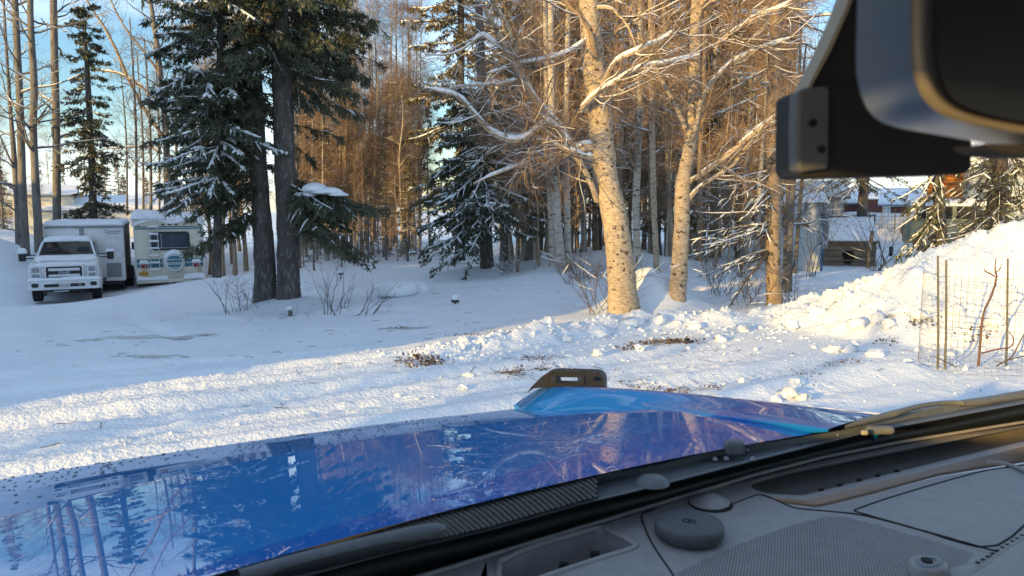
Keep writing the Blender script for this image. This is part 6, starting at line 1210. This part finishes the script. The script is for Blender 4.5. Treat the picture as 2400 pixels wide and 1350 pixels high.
# front edge of the top left of the pocket: rolls down to the lower deck
lo_ = [(300, 1560), (1140, 1420), (1306, 1366), (1462, 1314), (1510, 1330)]
# seams (dark gaps) and soft rolls
def seam(pts, z, w=.0016, mt='dash_dark', nm='seam', nn=40): 
    q = resample([[*PZ(a, b, z), 0] for a, b in pts], nn); return cw(nm, [tubes(q[None, :, :3], np.full((1, nn), w), 5)], M[mt], dash, smooth=True)
seam([(1600, 1400), (1579, 1350), (1545, 1300), (1522, 1262), (1506, 1222), (1504, 1208), (1515, 1200), (1537, 1192)], ZD + .0035)
seam([(1655, 1194), (1690, 1190), (1730, 1176), (1770, 1161), (1780, 1160), (1800, 1164), (1850, 1186), (1880, 1193), (1960, 1200), (2030, 1209), (2150, 1240), (2317, 1287), (2400, 1312)], ZD + .0035)
seam([(1535, 1214), (1500, 1197), (1480, 1212), (1495, 1262), (1520, 1310), (1560, 1375)], ZD + .001, .003, 'dash', 'roll')
# right lower deck with inset lid and rim
deck = [(1900, 1194), (1917, 1190), (2060, 1154), (2200, 1117), (2400, 1086), (2640, 1046), (2700, 1500), (2250, 1420), (2317, 1300), (2200, 1266), (2050, 1222)]
cw('lower_deck', [plate(deck, [], ZD - .004)], M['dash'], dash)
seam([(2500, 1075), (2400, 1090), (2340, 1098), (2296, 1106), (2200, 1132), (2080, 1168), (2012, 1192), (2004, 1198), (2030, 1206), (2150, 1240), (2317, 1283), (2420, 1215), (2500, 1160)], ZD - .0036, .0018)
seam([(2000, 1212), (2100, 1240), (2200, 1268), (2330, 1303)], ZD + .001, .003, 'dash', 'roll')
seam([(2310, 1083), (2360, 1088), (2420, 1112), (2500, 1140)], ZD + .000, .005, 'dash', 'roll')
# charger cap, sensor dome, keyed boss
cc = PZ(1615, 1222, ZD + .030); 
def disc_axes(c, pxl, pyt, z):
    return c
cpd = mk('charger_cap', [lathe([(0, .0), (.051, .0), (.0555, -.0015), (.0575, -.006), (.0575, -.018), (.050, -.026), (.046, -.034)], (0, 0, 0), 2, 48)], M['cap'], dash, smooth=True)
def place(o, p): o.location = Vector((CI[:3, :3] @ np.array(p) + CI[:3, 3]).tolist())
def reb(o): o.rotation_euler = (0, 0, -YAW)
place(cpd, cc)
cw('cap_painted_shade', [lathe([(.0, .001), (.061, .001)], tuple(cc - [-.006, .006, .0292]), 2, 40)], M['dash_dark'], dash)  # dark disc painted as the shade under the charger cap
ic = thing('battery_icon', None, None); ic.parent = cpd
def bar(x, y, w, h, a=0):
    V, Fq = box(0, 0, .0006, w, h, .0008); ca, sa = math.cos(a), math.sin(a); V = V @ np.array([[ca, sa, 0], [-sa, ca, 0], [0, 0, 1]]) + [x, y, 0]; return V, Fq
ib = [bar(0, .0055, .020, .0009), bar(0, -.0055, .020, .0009), bar(-.010, 0, .0009, .0118), bar(.010, 0, .0009, .0118), bar(-.0113, 0, .0016, .005), bar(-.0015, .0012, .005, .001, .8), bar(.0015, -.0012, .005, .001, .8), bar(0, 0, .003, .001, -.5)]
bpy.data.objects.remove(ic); ico_ = mk('battery_icon', ib, M['dash_dark'], cpd); ico_.rotation_euler = (0, 0, -YAW - .55 + .2); ico_.location = (.001, 0, 0)
sd_ = mk('sensor_dome', [lathe([(0, .016), (.010, .0145), (.022, .009), (.035, .002), (.038, 0)], (0, 0, 0), 2, 32)], M['dash'], dash, smooth=True); place(sd_, PZ(1663, 1176, ZD + .004)); sd_.scale = (1.05, .95, 1.0)
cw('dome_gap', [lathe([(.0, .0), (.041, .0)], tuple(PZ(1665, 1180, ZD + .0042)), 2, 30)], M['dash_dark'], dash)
bs = mk('boss', [lathe([(.0, .0), (.028, .0), (.032, -.003), (.034, -.03)], (0, 0, 0), 2, 36)], M['dash'], dash, smooth=True); place(bs, PZ(2176, 1318, ZD + .018)); bs.scale = (1.0, .8, 1)
kr = mk('boss_ring', [lathe([(.011, .0015), (.019, .002), (.021, 0)], (0, 0, 0), 2, 32)], M['grey_paint'], dash, smooth=True); place(kr, PZ(2178, 1316, ZD + .0185)); kr.scale = (1.3, .75, .6)
kh = mk('key_slot', [lathe([(0, .002), (.008, .002), (.009, 0)], (0, 0, 0), 2, 20)], M['dash_dark'], dash); place(kh, PZ(2172, 1314, ZD + .0188))
# speaker perforations
sp_poly = [(1600, 1400), (1585, 1345), (1650, 1310), (1740, 1272), (1850, 1232), (1930, 1212), (1985, 1212), (2080, 1236), (2200, 1270), (2285, 1296), (2262, 1322), (2230, 1330), (2220, 1400)]
def inside(x, y, poly):
    c = False; j = len(poly) - 1
    for i in range(len(poly)):
        if (poly[i][1] > y) != (poly[j][1] > y) and x < (poly[j][0] - poly[i][0]) * (y - poly[i][1]) / (poly[j][1] - poly[i][1]) + poly[i][0]: c = not c
        j = i
    return c
def topix(p):
    v = p - EYE; y_ = v[1] * cp - v[2] * sp; z_ = v[1] * sp + v[2] * cp; return 1200 + FPX * v[0] / y_, 675 - FPX * z_ / y_
holes = []; c0_ = PZ(1900, 1300, ZD + .0036); u1 = np.array([math.cos(.15), math.sin(.15), 0]); u2 = np.array([-math.sin(.15), math.cos(.15), 0])
Vh, Fh = [], []; ang8 = np.linspace(0, 2 * math.pi, 6, endpoint=False); cnt = 0
for i in range(-70, 71):
    for j in range(-60, 61):
        p = c0_ + u1 * (i + .5 * (j % 2)) * .0052 + u2 * j * .0046; x, y = topix(p)
        if inside(x, y, sp_poly):
            rad = .00125; Vh += [p + [rad * math.cos(a), rad * math.sin(a), 0] for a in ang8]; Fh.append(tuple(range(cnt, cnt + 6))); cnt += 6
cw('speaker_perforation', [(np.array(Vh), Fh)], M['dash_dark'], dash, kind='stuff')
# stitched edge at lower right
edge = [(2120, 1420), (2290, 1338), (2340, 1300), (2400, 1262), (2520, 1190)]
cw('stitched_pad', [plate(edge + [(2700, 1200), (2700, 1500), (2150, 1500)], [], ZD + .006)], M['dash'], dash, bevel=.0)
seam(edge, ZD + .004, .004, 'dash', 'pad_edge')
for k_ in range(14):
    t_ = k_ / 13; a = 2292 + 150 * t_; b = 1318 - 92 * t_; cw('stitch', [box(*PZ(a, b, ZD + .0045), .006, .003, .0015)], M['dash_dark'], dash)
cw('dash_front', [strip([([(300, 1560), (1140, 1425), (1500, 1425), (2640, 1425)], ZD - .002, 0), ([(300, 1600), (2640, 1500)], ZD - .1, 100)], xs)], M['dash'], dash)
cw('dash_left_top', [plate([(300, 1540), (700, S(700) + 12), (900, S(900) + 12), (1140, S(1140) + 13), (1150, 1500), (300, 1700)], [], ZD + .003)], M['dash'], dash)

# rear-view mirror and the sensor box behind it
ym = .36
def imgprism(out, Y, depth, slope=0, push=(0, 1, 0)):
    f3 = lambda p, o: P(p[0], p[1], Y + slope * (p[0] - 2000)) + np.array(push) * o
    n = len(out); V = [f3(p, 0) for p in out] + [f3(p, depth) for p in out]
    return np.array(V), [tuple(range(n - 1, -1, -1)), tuple(range(n, 2 * n))] + [(i, (i + 1) % n, (i + 1) % n + n, i + n) for i in range(n)]
def smooth_poly(pts, n): q = resample([[a, b, 0, 0] for a, b in pts], n); return [(v[0], v[1]) for v in q]
outer_m = smooth_poly([(2016, -260), (2012, -100), (2008, 60), (2006, 140), (2012, 200), (2030, 250), (2060, 282), (2110, 300), (2200, 316), (2300, 334), (2400, 350), (2520, 366)], 40) + [(2800, 380), (2800, -260)]
inner_m = smooth_poly([(2140, -260), (2136, -60), (2134, 60), (2136, 140), (2148, 200), (2175, 245), (2220, 275), (2300, 296), (2400, 314), (2520, 330)], 40) + [(2800, 345), (2800, -260)]
inner2 = smooth_poly([(2196, -260), (2193, -60), (2192, 60), (2194, 120), (2204, 180), (2228, 228), (2270, 255), (2340, 276), (2420, 290), (2520, 304)], 40) + [(2800, 315), (2800, -260)]
def loftimg(loops, Ys, close=True):
    V = np.array([[P(a, b, Y) for a, b in lp] for lp, Y in zip(loops, Ys)]); a, n = V.shape[:2]; i = np.arange(a * n).reshape(a, n); F_ = []
    for q in range(a - 1): F_ += [(i[q, j], i[q, (j + 1) % n], i[q + 1, (j + 1) % n], i[q + 1, j]) for j in range(n)]
    if close: F_ += [tuple(i[-1, ::-1]), tuple(i[0])]
    return V.reshape(-1, 3), F_
sh_ = lambda lp, k, c=(2450, 20): [(c[0] + (a - c[0]) * k, c[1] + (b - c[1]) * k) for a, b in lp]
mir = cw('rear_view_mirror', [loftimg([sh_(outer_m, .93), sh_(outer_m, .985), outer_m, sh_(inner_m, 1.0)], [.47, .44, .41, .372])], M['mirror_shell'], smooth=True)
cw('mirror_rim', [loftimg([sh_(inner_m, .999), sh_(inner_m, .985), inner2], [.3705, .366, .3695])], mat('mirror_rim', (.11, .10, .09), None, .35), mir, smooth=True)
cw('mirror_glass', [loftimg([inner2, sh_(inner2, .995)], [.369, .3688])], M['mirror_glass'], mir)
cw('mirror_button', [imgprism([(2305, 336), (2330, 352), (2365, 362), (2420, 366), (2500, 366), (2500, 340)], .38, .03)], M['rubber'], mir, bevel=.003)
_P = P
P = lambda x, y, Y: _P(x + 20, y, Y)
brk = cw('sensor_housing', [imgprism([(1848, 222), (1852, 212), (1870, 205), (1925, 200), (2100, 205), (2262, 330), (2260, 395), (2245, 408), (2100, 412), (1870, 418), (1852, 412), (1846, 395)], .60, .05)], M['rubber'], bevel=.006, seg=3)
cw('lit_side_face', [imgprism([(1850, 214), (1868, 207), (1922, 202), (1926, 210), (1925, 260), (1924, 395), (1900, 398), (1862, 404), (1848, 398), (1847, 300)], .592, .02)], mat('housing_side_lit', (.10, .105, .11), None, .6), brk, bevel=.003)  # lighter grey carries the light on the left face
for a, b in ((1885, 288), (1906, 350)): c = P(a, b, .591); cw('screw_hole', [cyl(c - [0, .0008, 0], c + [0, .004, 0], .0032, k=14)], M['dash_dark'], brk)
cw('camera_shroud', [imgprism([(1880, 206), (1926, 120), (1968, 25), (2000, -60), (2050, -200), (2500, -200), (2400, 210)], .62, .04)], M['rubber'], brk)
cw('shroud_lit_edge', [imgprism([(1872, 206), (1880, 206), (1926, 122), (1968, 27), (2000, -58), (2050, -200), (2042, -200), (1992, -62), (1960, 22), (1918, 116)], .615, .03)], mat('shroud_lit_edge', (.34, .30, .22), None, .6), brk)  # pale tan strip painted as the lit edge of the shroud
P = _P
# windscreen pane
ws = bpy.data.materials.new('clear_windscreen'); ws.use_nodes = True; nn_ = ws.node_tree; nn_.nodes.clear(); tb = nn_.nodes.new('ShaderNodeBsdfTransparent'); tb.inputs['Color'].default_value = (.97, .98, .98, 1); oo = nn_.nodes.new('ShaderNodeOutputMaterial'); nn_.links.new(tb.outputs[0], oo.inputs['Surface'])
cw('windscreen', [loft([[FR(f, r, z) for r in (-.42, 2.02)] + [FR(f + .005, r, z + .001) for r in (2.02, -.42)] for f, z in ((.875, 1.20), (.62, 1.59), (.39, 1.97))])], ws)
SC.view_layers[0].update()
if 0: print('TRIS', sum(len(m.loop_triangles) if not m.calc_loop_triangles() else 0 for m in bpy.data.meshes))
# print('TRI', sum(sum(len(p.vertices)-2 for p in m.polygons) for m in bpy.data.meshes))
